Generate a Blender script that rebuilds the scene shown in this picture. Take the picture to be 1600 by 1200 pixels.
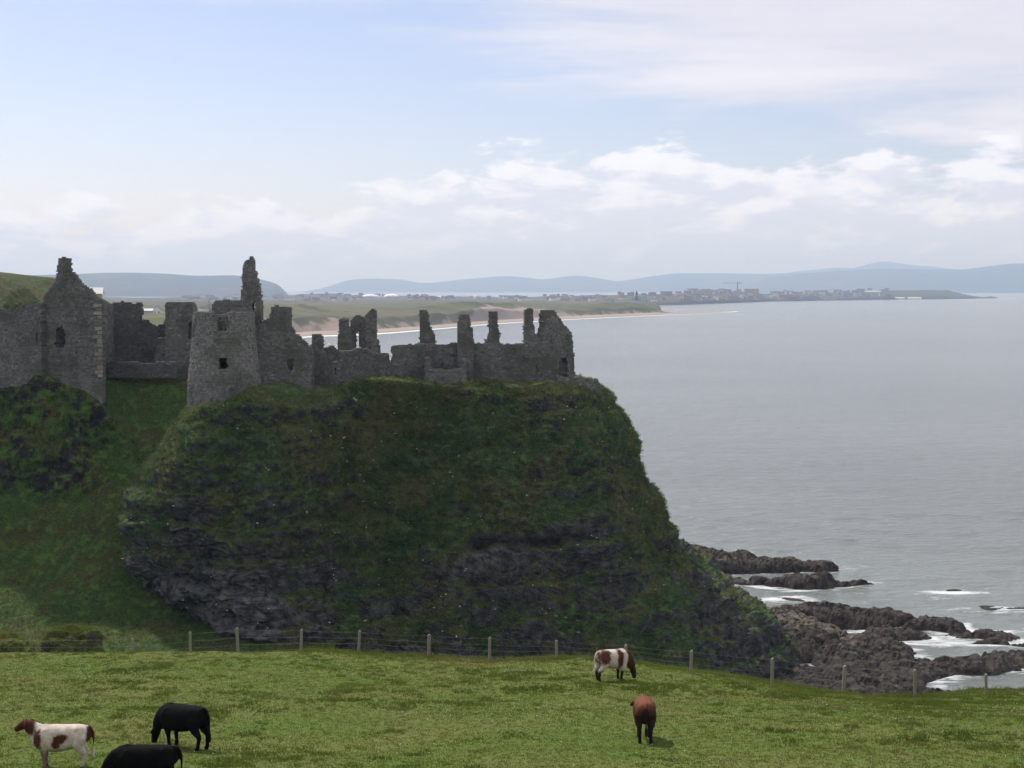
import bpy, bmesh, math, random
import numpy as np
from mathutils import Vector

random.seed(7)
rng = np.random.default_rng(7)
S = bpy.context.scene
for o in list(bpy.data.objects):
    bpy.data.objects.remove(o, do_unlink=True)
COL = S.collection

# ------------------------------------------------------------------ camera
FPX, CX, CY, HORIZON = 2323.0, 800.0, 600.0, 452.0      # in pixels of a 1600 x 1200 picture
CAMZ = 45.0
PITCH = math.atan((CY - HORIZON) / FPX)
cam = bpy.data.objects.new('camera', bpy.data.cameras.new('camera'))
COL.objects.link(cam)
cam.location = (0, 0, CAMZ)
cam.rotation_euler = (math.pi / 2 - PITCH, 0, 0)
cam.data.sensor_width = 36.0
cam.data.lens = 36.0 * FPX / 1600.0
cam.data.clip_start = 0.5
cam.data.clip_end = 120000.0
S.camera = cam

# ------------------------------------------------------------------ sky and sun
SUN_AZ = math.radians(-38.0)       # from +Y (the view) towards -X: ahead and to the left
SUN_EL = math.radians(50.0)
world = bpy.data.worlds.new('World')
S.world = world
world.use_nodes = True


class NT:
    """small helper to wire shader nodes"""
    def __init__(self, tree):
        self.t = tree
        tree.nodes.clear()

    def n(self, kind, **kw):
        nd = self.t.nodes.new(kind)
        for k, v in kw.items():
            if k.startswith('in_'):
                key = k[3:]
                key = int(key) if key.isdigit() else key.replace('_', ' ')
                self.put(nd.inputs[key], v)
            else:
                setattr(nd, k, v)
        return nd

    def put(self, sock, v):
        if isinstance(v, bpy.types.NodeSocket):
            self.t.links.new(v, sock)
        elif isinstance(v, bpy.types.Node):
            self.t.links.new(v.outputs[0], sock)
        else:
            if sock.type == 'RGBA' and len(v) == 3:
                v = (*v, 1.0)
            sock.default_value = v

    def math(self, op, a, b=0.0, c=None, clamp=False):
        nd = self.t.nodes.new('ShaderNodeMath')
        nd.operation = op
        nd.use_clamp = clamp
        self.put(nd.inputs[0], a)
        self.put(nd.inputs[1], b)
        if c is not None:
            self.put(nd.inputs[2], c)
        return nd.outputs[0]

    def mix(self, f, a, b, blend='MIX'):
        nd = self.t.nodes.new('ShaderNodeMix')
        nd.data_type = 'RGBA'
        nd.blend_type = blend
        self.put(nd.inputs[0], f)
        self.put(nd.inputs[6], a)
        self.put(nd.inputs[7], b)
        return nd.outputs[2]

    def ramp(self, f, lo, hi, a=0.0, b=1.0, smooth=True):
        nd = self.t.nodes.new('ShaderNodeMapRange')
        nd.interpolation_type = 'SMOOTHSTEP' if smooth else 'LINEAR'
        self.put(nd.inputs[0], f)
        for i, v in enumerate((lo, hi, a, b)):
            self.put(nd.inputs[i + 1], v)
        return nd.outputs[0]

    def noise(self, vec, scale, detail=5.0, rough=0.55, dist=0.0, dim='3D'):
        nd = self.t.nodes.new('ShaderNodeTexNoise')
        nd.noise_dimensions = dim
        if vec is not None:
            self.put(nd.inputs['Vector'], vec)
        nd.inputs['Scale'].default_value = scale
        nd.inputs['Detail'].default_value = detail
        nd.inputs['Roughness'].default_value = rough
        nd.inputs['Distortion'].default_value = dist
        return nd.outputs[0]

    def scale(self, vec, s):
        nd = self.t.nodes.new('ShaderNodeVectorMath')
        nd.operation = 'MULTIPLY'
        self.put(nd.inputs[0], vec)
        nd.inputs[1].default_value = s
        return nd.outputs[0]


w = NT(world.node_tree)
sky = w.n('ShaderNodeTexSky')
sky.sky_type = 'NISHITA'
sky.sun_disc = False
sky.sun_elevation = SUN_EL
sky.sun_rotation = SUN_AZ
sky.altitude = 45.0
sky.air_density = 1.0
sky.dust_density = 0.6
sky.ozone_density = 2.0
tc = w.n('ShaderNodeTexCoord')
dirv = tc.outputs['Generated']
sep = w.n('ShaderNodeSeparateXYZ', in_0=dirv)
dx, dy, dz = sep.outputs
el = w.math('MAXIMUM', dz, 0.0)
az = w.math('ARCTAN2', dx, dy)
# cloud deck seen in perspective: direction projected on a level sheet
den = w.math('ADD', el, 0.055)
deck = w.n('ShaderNodeCombineXYZ', in_0=w.math('DIVIDE', dx, den), in_1=w.math('DIVIDE', dy, den), in_2=0.0)
deck_n = w.noise(deck.outputs[0], 0.55, 7.0, 0.58, 0.35)
deck_w = w.noise(deck.outputs[0], 0.16, 3.0, 0.5)
# broad veil: thick overhead and to the right, with a clear window to the left
lowedge = w.ramp(az, -0.22, 0.38, 0.188, 0.070)
veil = w.ramp(w.math('ADD', w.math('MULTIPLY', w.math('SUBTRACT', el, lowedge), 4.0),
                     w.math('MULTIPLY', w.math('SUBTRACT', deck_n, 0.5), 1.15)), -0.08, 0.20)
veil = w.math('MULTIPLY', veil, w.ramp(deck_w, 0.30, 0.55, 0.8, 1.0))
# cumulus bank low over the horizon
bankv = w.n('ShaderNodeCombineXYZ', in_0=w.math('MULTIPLY', az, 1.0), in_1=w.math('MULTIPLY', el, 2.6), in_2=0.0)
bank_n = w.noise(bankv.outputs[0], 15.0, 9.0, 0.60, 0.25)
bank_s = w.noise(bankv.outputs[0], 5.0, 3.0, 0.5)
topl = w.math('ADD', w.ramp(az, -0.16, 0.02, 0.050, 0.088), w.math('MULTIPLY', w.math('SUBTRACT', bank_s, 0.5), 0.05))
bank = w.ramp(w.math('ADD', w.math('MULTIPLY', w.math('SUBTRACT', topl, el), 19.0),
                     w.math('MULTIPLY', w.math('SUBTRACT', bank_n, 0.46), 3.0)), 0.0, 0.36)
bank = w.math('MULTIPLY', bank, w.ramp(el, 0.0, 0.012, 0.6, 0.9))
# lit tops and shaded bases: the density a little higher up decides
bankv2 = w.n('ShaderNodeVectorMath', operation='ADD', in_0=bankv.outputs[0], in_1=(-0.010, 0.022, 0.0))
bank_n2 = w.noise(bankv2.outputs[0], 15.0, 9.0, 0.60, 0.25)
puff = w.math('ADD', w.math('SUBTRACT', bank_n, bank_n2), w.math('MULTIPLY', w.math('SUBTRACT', el, w.math('MULTIPLY', topl, 0.72)), 3.0))
lit = w.ramp(puff, -0.09, 0.11)
SKYSCALE = 0.138
cum = w.mix(lit, (6.2, 6.3, 7.2), (8.2, 8.15, 8.8))
deck_lit = w.ramp(deck_n, 0.38, 0.66)
veilc = w.mix(deck_lit, (5.9, 5.8, 6.4), (7.1, 6.9, 7.4))
tint = w.mix(1.0, sky.outputs[0], (0.96, 0.835, 0.90), 'MULTIPLY')
c = w.mix(w.math('MULTIPLY', veil, 0.92), tint, veilc)
c = w.mix(bank, c, cum)
bg = w.n('ShaderNodeBackground', in_Color=c)
bg.inputs['Strength'].default_value = SKYSCALE
w.n('ShaderNodeOutputWorld', in_Surface=bg)

sun = bpy.data.objects.new('sun', bpy.data.lights.new('sun', 'SUN'))
COL.objects.link(sun)
sun.data.energy = 4.6
sun.data.angle = math.radians(2.5)
sun.data.color = (1.0, 0.965, 0.92)
sd = Vector((math.sin(SUN_AZ) * math.cos(SUN_EL), math.cos(SUN_AZ) * math.cos(SUN_EL), math.sin(SUN_EL)))
sun.rotation_euler = (-sd).to_track_quat('-Z', 'Y').to_euler()
sun.location = (-60, 60, 120)

S.view_settings.view_transform = 'Standard'
S.view_settings.look = 'None'
S.view_settings.gamma = 1.0
S.view_settings.exposure = 0.0
S.view_settings.use_curve_mapping = False
S.cycles.volume_bounces = 0
S.cycles.max_bounces = 5
S.cycles.use_denoising = True

# ------------------------------------------------------------------ helpers
cp, sp = math.cos(PITCH), math.sin(PITCH)


def ray(px, py):
    """direction of the sight line through a pixel, scaled to advance 1 in Y"""
    a, b = (px - CX) / FPX, (CY - py) / FPX
    d = np.array([a, cp + b * sp, -sp + b * cp])
    return d / d[1]


def at(px, py, Y):
    d = ray(px, py) * Y
    return np.array([d[0], Y, CAMZ + d[2]])


def at_z(px, py, z=0.0):
    d = ray(px, py)
    return at(px, py, (z - CAMZ) / d[2])


def sea_y(py):
    return at_z(800, py)[1]


def z_at(py, Y):
    return at(800, py, Y)[2]


def x_at(px, Y):
    return (px - CX) / FPX / (cp - 0.04 * sp) * Y


def _h(ix, iy, iz, seed):
    n = (ix.astype(np.int64) * 374761393 + iy.astype(np.int64) * 668265263 + iz.astype(np.int64) * 2147483647 + seed * 974711) & 0xFFFFFFFF
    n = ((n ^ (n >> 13)) * 1274126177) & 0xFFFFFFFF
    n = ((n ^ (n >> 16)) * 2246822519) & 0xFFFFFFFF
    n = n ^ (n >> 15)
    return (n & 0xFFFFFF) / float(0xFFFFFF)


def vnoise(x, y, z=0.0, seed=0):
    x, y, z = np.broadcast_arrays(np.asarray(x, float), np.asarray(y, float), np.asarray(z, float))
    ix, iy, iz = np.floor(x).astype(np.int64), np.floor(y).astype(np.int64), np.floor(z).astype(np.int64)
    fx, fy, fz = x - ix, y - iy, z - iz
    fx, fy, fz = [f * f * f * (f * (f * 6 - 15) + 10) for f in (fx, fy, fz)]
    r = 0
    for a in (0, 1):
        for b in (0, 1):
            for c_ in (0, 1):
                wt = (fx if a else 1 - fx) * (fy if b else 1 - fy) * (fz if c_ else 1 - fz)
                r = r + wt * _h(ix + a, iy + b, iz + c_, seed)
    return r * 2 - 1


def fbm(x, y, z=0.0, octaves=4, seed=0, gain=0.5, ridged=False):
    amp, tot, r, f = 1.0, 0.0, 0.0, 1.0
    for k in range(octaves):
        v = vnoise(np.asarray(x) * f + 17.3 * k, np.asarray(y) * f - 9.1 * k, np.asarray(z) * f + 4.7 * k, seed + k)
        if ridged:
            v = 1 - 2 * np.abs(v)
        r = r + amp * v
        tot += amp
        amp *= gain
        f *= 2.03
    return r / tot


def worley(x, y, z=0.0, seed=0):
    """distance to nearest cell point, and a random value of that cell"""
    x, y, z = np.broadcast_arrays(np.asarray(x, float), np.asarray(y, float), np.asarray(z, float))
    ix, iy, iz = np.floor(x).astype(np.int64), np.floor(y).astype(np.int64), np.floor(z).astype(np.int64)
    best = np.full(x.shape, 9.0)
    second = np.full(x.shape, 9.0)
    val = np.zeros(x.shape)
    for a in (-1, 0, 1):
        for b in (-1, 0, 1):
            for c_ in (-1, 0, 1):
                jx, jy, jz = ix + a, iy + b, iz + c_
                d = np.sqrt((jx + _h(jx, jy, jz, seed) - x) ** 2 + (jy + _h(jx, jy, jz, seed + 1) - y) ** 2 + (jz + _h(jx, jy, jz, seed + 2) - z) ** 2)
                nearer = d < best
                second = np.where(nearer, best, np.minimum(second, d))
                val = np.where(nearer, _h(jx, jy, jz, seed + 3), val)
                best = np.where(nearer, d, best)
    return best, second, val


def sstep(a, b, x):
    t = np.clip((x - a) / (b - a), 0, 1)
    return t * t * (3 - 2 * t)


def mesh_np(name, verts, loops, sizes, mats, parent=None, attrs=None, smooth=False, mat_idx=None):
    """mesh object from numpy arrays: flat loop vertex ids and the size of each face"""
    me = bpy.data.meshes.new(name)
    verts = np.asarray(verts, np.float32)
    loops = np.asarray(loops, np.int32).ravel()
    sizes = np.asarray(sizes, np.int32)
    me.vertices.add(len(verts))
    me.vertices.foreach_set('co', verts.ravel())
    me.loops.add(len(loops))
    me.loops.foreach_set('vertex_index', loops)
    me.polygons.add(len(sizes))
    me.polygons.foreach_set('loop_start', np.concatenate([[0], np.cumsum(sizes)[:-1]]).astype(np.int32))
    me.polygons.foreach_set('loop_total', sizes)
    if mat_idx is not None:
        me.polygons.foreach_set('material_index', np.asarray(mat_idx, np.int32))
    me.polygons.foreach_set('use_smooth', np.full(len(sizes), smooth))
    me.update(calc_edges=True)
    for k, v in (attrs or {}).items():
        v = np.asarray(v, np.float32)
        if v.ndim == 1:
            me.attributes.new(k, 'FLOAT', 'POINT').data.foreach_set('value', v)
        else:
            me.attributes.new(k, 'FLOAT_COLOR', 'POINT').data.foreach_set('color', np.c_[v, np.ones(len(v))].astype(np.float32).ravel())
    for m in (mats if isinstance(mats, (list, tuple)) else [mats]):
        me.materials.append(m)
    ob = bpy.data.objects.new(name, me)
    COL.objects.link(ob)
    if parent is not None:
        ob.parent = parent
    return ob


def grid_faces(nr, nc, wrap=False):
    i, j = np.meshgrid(np.arange(nr - 1), np.arange(nc if wrap else nc - 1), indexing='ij')
    j2 = (j + 1) % nc
    q = np.stack([i * nc + j, i * nc + j2, (i + 1) * nc + j2, (i + 1) * nc + j], -1).reshape(-1, 4)
    return q


def grid_obj(name, P, mats, attrs=None, flip=False, wrap=False, smooth=True, parent=None):
    nr, nc = P.shape[:2]
    q = grid_faces(nr, nc, wrap)
    if flip:
        q = q[:, ::-1]
    return mesh_np(name, P.reshape(-1, 3), q, np.full(len(q), 4), mats, parent, {k: (v.reshape(-1, 3) if v.ndim == 3 else v.ravel()) for k, v in (attrs or {}).items()}, smooth)


def tag(o, label=None, cat=None, group=None, kind=None):
    for k, v in (('label', label), ('category', cat), ('group', group), ('kind', kind)):
        if v:
            o[k] = v
    return o


def empty(name, loc=(0, 0, 0), rz=0.0):
    o = bpy.data.objects.new(name, None)
    COL.objects.link(o)
    o.location = loc
    o.rotation_euler = (0, 0, rz)
    o.empty_display_size = 0.3
    return o


# ------------------------------------------------------------------ materials
def material(name):
    m = bpy.data.materials.new(name)
    m.use_nodes = True
    return m, NT(m.node_tree)


def finish(nt, color, rough=0.9, bump=None, bstr=0.3, bdist=0.05, spec=0.3, **kw):
    b = nt.n('ShaderNodeBsdfPrincipled')
    nt.put(b.inputs['Base Color'], color)
    nt.put(b.inputs['Roughness'], rough)
    b.inputs['Specular IOR Level'].default_value = spec
    for k, v in kw.items():
        nt.put(b.inputs[k.replace('_', ' ')], v)
    if bump is not None:
        bp = nt.n('ShaderNodeBump', in_Height=bump)
        bp.inputs['Strength'].default_value = bstr
        bp.inputs['Distance'].default_value = bdist
        nt.t.links.new(bp.outputs[0], b.inputs['Normal'])
    nt.n('ShaderNodeOutputMaterial', in_Surface=b)
    return b


def pos(nt):
    return nt.n('ShaderNodeNewGeometry').outputs['Position']


def attr(nt, name, color=False):
    return nt.n('ShaderNodeAttribute', attribute_name=name).outputs['Color' if color else 'Fac']


# cliff: rock showing through rough grass, by the attribute "veg"
def cliff_material(name, rock_a, rock_b, green, brown):
    m, t = material(name)
    p = pos(t)
    n1 = t.noise(p, 0.9, 8, 0.65)
    n2 = t.noise(p, 0.16, 4, 0.55)
    n3 = t.noise(p, 4.5, 6, 0.7)
    rock = t.mix(t.ramp(n1, 0.35, 0.68), rock_a, rock_b)
    rock = t.mix(t.ramp(n3, 0.62, 0.78), rock, tuple(v * 1.9 for v in rock_b))
    rock = t.mix(t.ramp(n3, 0.40, 0.25), rock, tuple(v * 0.5 for v in rock_a))
    n6 = t.noise(p, 11.0, 4, 0.7)
    rock = t.mix(1.0, rock, t.mix(t.ramp(n6, 0.3, 0.7), (0.5, 0.5, 0.5), (1.5, 1.5, 1.5)), 'MULTIPLY')
    pale = t.math('MULTIPLY', attr(t, 'pale'), t.ramp(n1, 0.38, 0.60, 0.15, 1.0))
    rock = t.mix(pale, rock, (0.21, 0.21, 0.225))
    g = t.mix(t.ramp(n2, 0.40, 0.62), green, brown)
    g = t.mix(t.ramp(n3, 0.36, 0.58), t.mix(0.65, g, (0.012, 0.022, 0.010)), g)
    g = t.mix(t.ramp(n1, 0.50, 0.62, 0.0, 0.8), g, tuple(v * 1.6 for v in green))
    g = t.mix(t.ramp(t.noise(p, 1.7, 5, 0.6), 0.56, 0.66, 0.0, 0.85), g, tuple(v * 1.25 for v in brown))
    f = t.ramp(t.math('ADD', attr(t, 'veg'), t.math('MULTIPLY', t.math('SUBTRACT', n1, 0.5), 1.6)), 0.40, 0.60)
    finish(t, t.mix(f, rock, g), 0.95, t.math('ADD', n3, t.math('MULTIPLY', n1, 2.0)), 1.0, 0.40, 0.15)
    return m


M = {}
M['cliff'] = cliff_material('cliff_rock_and_grass', (0.042, 0.045, 0.045), (0.128, 0.124, 0.120), (0.070, 0.122, 0.045), (0.138, 0.120, 0.056))
M['slope'] = cliff_material('rough_grass_slope', (0.032, 0.030, 0.027), (0.065, 0.060, 0.050), (0.062, 0.122, 0.024), (0.100, 0.100, 0.030))
M['hillgrass'] = cliff_material('dry_hill_grass', (0.06, 0.055, 0.04), (0.10, 0.09, 0.06), (0.062, 0.082, 0.028), (0.105, 0.088, 0.042))
M['mound'] = cliff_material('mossy_outcrop', (0.11, 0.10, 0.092), (0.26, 0.24, 0.22), (0.125, 0.165, 0.042), (0.19, 0.165, 0.068))
M['reef'] = cliff_material('wet_reef_rock', (0.034, 0.029, 0.025), (0.108, 0.092, 0.077), (0.17, 0.145, 0.115), (0.135, 0.112, 0.085))

# pasture
m, t = material('pasture_soil_and_sward')
p = pos(t)
n1, n2, n3 = t.noise(p, 0.22, 5, 0.6), t.noise(p, 1.3, 6, 0.65), t.noise(p, 9.0, 5, 0.7)
g = t.mix(t.ramp(n1, 0.38, 0.64), (0.084, 0.124, 0.022), (0.112, 0.126, 0.032))
g = t.mix(t.ramp(n2, 0.55, 0.75), g, (0.11, 0.098, 0.044))
g = t.mix(t.ramp(n3, 0.45, 0.30), g, (0.030, 0.045, 0.012))
finish(t, g, 0.95, n3, 0.8, 0.08, 0.1)
M['pasture'] = m


def blade_material(name, a, b, dry, bright=1.0):
    m, t = material(name)
    p = pos(t)
    tint_ = attr(t, 'tint')
    n1 = t.noise(p, 0.20, 4, 0.6)
    n2 = t.noise(p, 0.9, 4, 0.6)
    g = t.mix(tint_, a, b)
    g = t.mix(t.ramp(t.math('ADD', n1, t.math('MULTIPLY', n2, 0.6)), 0.78, 1.02, 0.0, 0.7), g, dry)
    d = t.n('ShaderNodeBsdfDiffuse', in_Color=g)
    tr = t.n('ShaderNodeBsdfTranslucent', in_Color=g)
    mx = t.n('ShaderNodeMixShader', in_0=0.35, in_1=d, in_2=tr)
    t.n('ShaderNodeOutputMaterial', in_Surface=mx)
    return m


M['blade'] = blade_material('pasture_grass_blades', (0.074, 0.114, 0.019), (0.156, 0.182, 0.039), (0.172, 0.152, 0.056))
M['cliffblade'] = blade_material('cliff_grass_blades', (0.038, 0.082, 0.028), (0.160, 0.195, 0.068), (0.190, 0.148, 0.070))

m, t = material('white_flower_heads')
finish(t, (0.72, 0.72, 0.66), 0.8)
M['white'] = m

# rubble stone
m, t = material('rubble_basalt_masonry')
p = pos(t)
n1, n2, n3 = t.noise(p, 0.35, 5, 0.6), t.noise(p, 3.0, 6, 0.65), t.noise(p, 14.0, 4, 0.6)
tint_ = attr(t, 'tint')
g = t.mix(tint_, (0.082, 0.080, 0.080), (0.275, 0.263, 0.247))
g = t.mix(t.ramp(n2, 0.5, 0.75, 0.0, 0.6), g, (0.15, 0.14, 0.115))
g = t.mix(t.ramp(n1, 0.44, 0.62, 0.0, 0.6), g, (0.074, 0.078, 0.058))
n5 = t.noise(p, 0.8, 6, 0.7)
g = t.mix(t.ramp(n5, 0.56, 0.70, 0.0, 0.55), g, (0.215, 0.200, 0.182))
g = t.mix(t.ramp(n5, 0.42, 0.30, 0.0, 0.6), g, (0.050, 0.048, 0.046))
nz = t.n('ShaderNodeSeparateXYZ', in_0=t.n('ShaderNodeNewGeometry').outputs['Normal']).outputs[2]
g = t.mix(t.math('MULTIPLY', t.ramp(nz, 0.4, 0.8), t.ramp(n2, 0.3, 0.5)), g, (0.075, 0.085, 0.035))
finish(t, g, 0.95, t.math('ADD', n3, n2), 0.7, 0.05, 0.2)
M['stone'] = m
m, t = material('lime_mortar_core')
n2 = t.noise(pos(t), 4.0, 6, 0.65)
finish(t, t.mix(n2, (0.085, 0.083, 0.080), (0.19, 0.185, 0.172)), 1.0, n2, 0.6, 0.06, 0.1)
M['mortar'] = m
m, t = material('pale_dressed_sandstone')
n2 = t.noise(pos(t), 3.0, 6, 0.65)
rnd_ = t.n('ShaderNodeObjectInfo').outputs['Random']
finish(t, t.mix(t.math('MULTIPLY', n2, t.math('ADD', rnd_, 0.4)), (0.075, 0.073, 0.068), (0.34, 0.31, 0.26)), 0.95, n2, 0.6, 0.04, 0.2)
M['quoin'] = m

# far land
m, t = material('dune_grass_and_fields')
p = pos(t)
n1, n2 = t.noise(p, 0.004, 6, 0.6), t.noise(p, 0.03, 6, 0.65)
n3 = t.noise(t.scale(p, (1, 0.25, 1)), 0.012, 5, 0.6)
g = t.mix(t.ramp(n1, 0.4, 0.6), (0.088, 0.096, 0.045), (0.125, 0.116, 0.066))
g = t.mix(t.ramp(n2, 0.48, 0.66, 0.0, 0.75), g, (0.060, 0.062, 0.034))
g = t.mix(t.ramp(n3, 0.55, 0.68, 0.0, 0.7), g, (0.045, 0.050, 0.035))
g = t.mix(t.math('MULTIPLY', attr(t, 'town'), t.ramp(n2, 0.36, 0.56, 0.25, 1.0)), g, (0.115, 0.108, 0.104))
sand = t.mix(n2, (0.23, 0.185, 0.15), (0.31, 0.255, 0.21))
f = t.ramp(t.math('ADD', attr(t, 'sand'), t.math('MULTIPLY', t.math('SUBTRACT', n2, 0.5), 1.3)), 0.4, 0.6)
finish(t, t.mix(f, g, sand), 0.95, None, spec=0.1)
M['dune'] = m
m, t = material('wet_and_dry_sand')
p = pos(t)
n2 = t.noise(t.scale(p, (1, 0.3, 1)), 0.02, 5, 0.6)
wet = t.ramp(attr(t, 'dry'), 0.0, 0.5)
finish(t, t.mix(wet, (0.20, 0.165, 0.135), t.mix(n2, (0.27, 0.215, 0.175), (0.34, 0.275, 0.225))), 0.9, spec=0.2)
M['sand'] = m
m, t = material('peninsula_grass_and_rock')
p = pos(t)
n2 = t.noise(p, 0.012, 6, 0.65)
g = t.mix(t.ramp(n2, 0.42, 0.6), (0.090, 0.105, 0.050), (0.120, 0.112, 0.085))
f = t.ramp(attr(t, 'rock'), 0.3, 0.7)
finish(t, t.mix(f, g, t.mix(n2, (0.045, 0.043, 0.042), (0.08, 0.075, 0.07))), 0.95, spec=0.1)
M['penins'] = m
m, t = material('far_hill_moor_and_fields')
p = pos(t)
n1 = t.noise(p, 0.0006, 6, 0.6)
n2 = t.noise(p, 0.0025, 6, 0.65)
g = t.mix(t.ramp(n1, 0.4, 0.62), (0.075, 0.082, 0.048), (0.105, 0.088, 0.062))
g = t.mix(t.ramp(n2, 0.52, 0.66, 0.0, 0.7), g, (0.135, 0.150, 0.065))
finish(t, g, 1.0, spec=0.05)
M['hill'] = m

# sea
m, t = material('grey_green_sea')
p = pos(t)
chop = t.noise(t.scale(p, (0.55, 1.0, 1.0)), 0.55, 6, 0.62, 0.3)
swell = t.noise(t.scale(p, (0.35, 1.0, 1.0)), 0.075, 4, 0.55, 0.2)
big = t.noise(t.scale(p, (0.4, 1.0, 1.0)), 0.006, 4, 0.55)
hgt = t.math('ADD', t.math('MULTIPLY', chop, 1.7), t.math('MULTIPLY', swell, 1.5))
fn = t.noise(t.scale(p, (0.45, 1.0, 1.0)), 0.30, 7, 0.68, 0.8)
fn2 = t.noise(t.scale(p, (0.25, 1.0, 1.0)), 1.4, 5, 0.7, 0.5)
foam = t.ramp(t.math('ADD', attr(t, 'foam'), t.math('ADD', t.math('MULTIPLY', t.math('SUBTRACT', fn, 0.5), 2.1), t.math('MULTIPLY', t.math('SUBTRACT', fn2, 0.5), 0.9))), 0.62, 1.12)
deepc = t.mix(t.ramp(big, 0.4, 0.62), (0.122, 0.137, 0.132), (0.146, 0.160, 0.154))
wcol = t.mix(attr(t, 'shoal'), deepc, (0.165, 0.188, 0.175))
b = finish(t, t.mix(foam, wcol, (0.62, 0.64, 0.64)), t.mix(foam, (0.17, 0.17, 0.17), (0.9, 0.9, 0.9)), hgt, 1.0, 0.55, 0.5)
b.inputs['IOR'].default_value = 1.33
M['sea'] = m


def plain(name, col, rough=0.85, var=0.25, scale=2.0):
    m, t = material(name)
    n = t.noise(pos(t), scale, 5, 0.6)
    finish(t, t.mix(n, tuple(v * (1 - var) for v in col), tuple(min(1, v * (1 + var)) for v in col)), rough)
    return m


M['render_white'] = plain('white_rendered_wall', (0.68, 0.67, 0.63), scale=0.1)
M['render_cream'] = plain('cream_rendered_wall', (0.52, 0.46, 0.36), scale=0.1)
M['render_grey'] = plain('grey_rendered_wall', (0.34, 0.33, 0.33), scale=0.1)
M['render_pink'] = plain('dusty_pink_wall', (0.42, 0.31, 0.28), scale=0.1)
M['render_ochre'] = plain('ochre_wall', (0.50, 0.38, 0.20), scale=0.1)
M['slate'] = plain('dark_slate_roof', (0.135, 0.135, 0.145), scale=0.1)
M['rooftile'] = plain('brown_tile_roof', (0.17, 0.11, 0.085), scale=0.1)
M['roof_pale'] = plain('pale_sheet_roof', (0.62, 0.60, 0.57), scale=0.1)
M['glass'] = plain('dark_window_glass', (0.04, 0.045, 0.05), 0.2, scale=0.1)
M['steel'] = plain('grey_crane_steel', (0.10, 0.10, 0.11), 0.6, scale=0.1)
M['canvas'] = plain('white_tent_canvas', (0.80, 0.80, 0.80), scale=0.1)
M['wood'] = plain('weathered_fence_timber', (0.20, 0.185, 0.145), 0.9, 0.4, 9.0)
M['wire'] = plain('dull_galvanised_wire', (0.22, 0.22, 0.22), 0.5, scale=3.0)

# ------------------------------------------------------------------ far hills
def ridge(name, pts, Y, depth, zlow, seed, nx=260):
    """a hill range whose skyline runs through pixels pts, its crest at distance Y"""
    pts = np.array(pts, float)
    px = np.linspace(pts[0, 0], pts[-1, 0], nx)
    py = np.interp(px, pts[:, 0], pts[:, 1])
    k = np.ones(5) / 5
    py = np.convolve(np.pad(py, 2, mode='edge'), k, 'valid')
    rows = np.linspace(-1, 1, 30)
    P = np.zeros((len(rows), nx, 3))
    for i, r in enumerate(rows):
        yy = Y + r * depth
        x = x_at(px, Y)
        zc = np.array([z_at(a, Y) for a in py])
        shape = (1 - abs(r) ** 1.6)
        P[i, :, 0] = x * yy / Y
        P[i, :, 1] = yy
        nz_ = fbm(x / 900, yy / 900, 0, 4, seed) * (1 - shape ** 2) * 0.22
        P[i, :, 2] = zlow + (zc - zlow) * np.clip(shape + nz_ * (abs(r) < 0.98), 0, 1.05)
    o = grid_obj(name, P, M['hill'])
    tag(o, kind='structure')
    return o


ridge('hills', [(380, 462), (450, 459), (500, 452), (520, 446), (545, 437), (580, 435), (625, 436), (650, 441), (665, 443), (700, 439), (740, 435),
                (790, 431), (815, 433), (850, 437), (895, 430), (925, 433), (965, 440), (1000, 434), (1050, 427), (1120, 427), (1190, 428), (1290, 425), (1420, 424), (1600, 424), (1700, 424)], 25000, 3000, -4, 5)
ridge('hills', [(1150, 458), (1210, 429), (1250, 423), (1300, 418), (1330, 419), (1350, 413), (1375, 408), (1400, 411), (1425, 415), (1450, 416), (1480, 420), (1520, 424), (1620, 430), (1700, 432)], 31000, 3000, -4, 9)
ridge('hills', [(1130, 459), (1200, 433), (1260, 427), (1320, 422), (1375, 419), (1440, 421), (1500, 421), (1540, 416), (1570, 412), (1620, 411), (1700, 408), (1800, 404)], 21500, 2600, -4, 13)
ridge('headland', [(-260, 428), (-60, 426), (60, 430), (125, 428), (170, 426), (220, 426), (270, 428), (310, 431), (370, 430), (400, 434), (425, 440), (440, 446), (449, 457), (452, 461)], 11500, 2300, -4, 21)

# ------------------------------------------------------------------ coast: beach, dunes and the land behind
SHORE = np.array([(250, 545), (340, 537), (440, 530), (480, 525), (560, 522.5), (600, 520.5), (700, 512), (760, 506.5), (830, 502), (900, 498.3), (960, 495.5), (1000, 493.5), (1060, 491), (1100, 489), (1135, 487.4), (1158, 486)], float)
CREST = np.array([(300, 482), (440, 476), (480, 478), (540, 480), (600, 481), (640, 483), (680, 480), (710, 477), (760, 473.5), (800, 473), (830, 478), (880, 478), (930, 475), (980, 473.5), (1010, 475), (1028, 479), (1042, 485), (1060, 489), (1160, 487)], float)


def smooth_line(a, n=400, k_=21):
    x_ = np.linspace(a[0, 0], a[-1, 0], n)
    y_ = np.interp(x_, a[:, 0], a[:, 1])
    y_ = np.convolve(np.pad(y_, k_ // 2, mode='reflect', reflect_type='odd'), np.ones(k_) / k_, 'valid')
    return np.c_[x_, y_]


SHORE, CREST = smooth_line(SHORE, 400, 25), smooth_line(CREST, 400, 13)
TOWN = np.array([(-300, 462), (100, 464), (230, 466), (300, 464), (400, 463), (470, 461), (500, 460), (520, 459), (560, 461), (592, 459), (620, 462), (700, 464), (800, 465), (870, 463), (950, 462), (1000, 461), (1050, 459)], float)


def shore_Y(px):
    return np.array([sea_y(v) for v in np.interp(np.atleast_1d(px), SHORE[:, 0], SHORE[:, 1])])


def spit(px):
    """1 on the body of the land, 0 out on the spit"""
    return 1 - sstep(1020, 1046, px)


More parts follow.
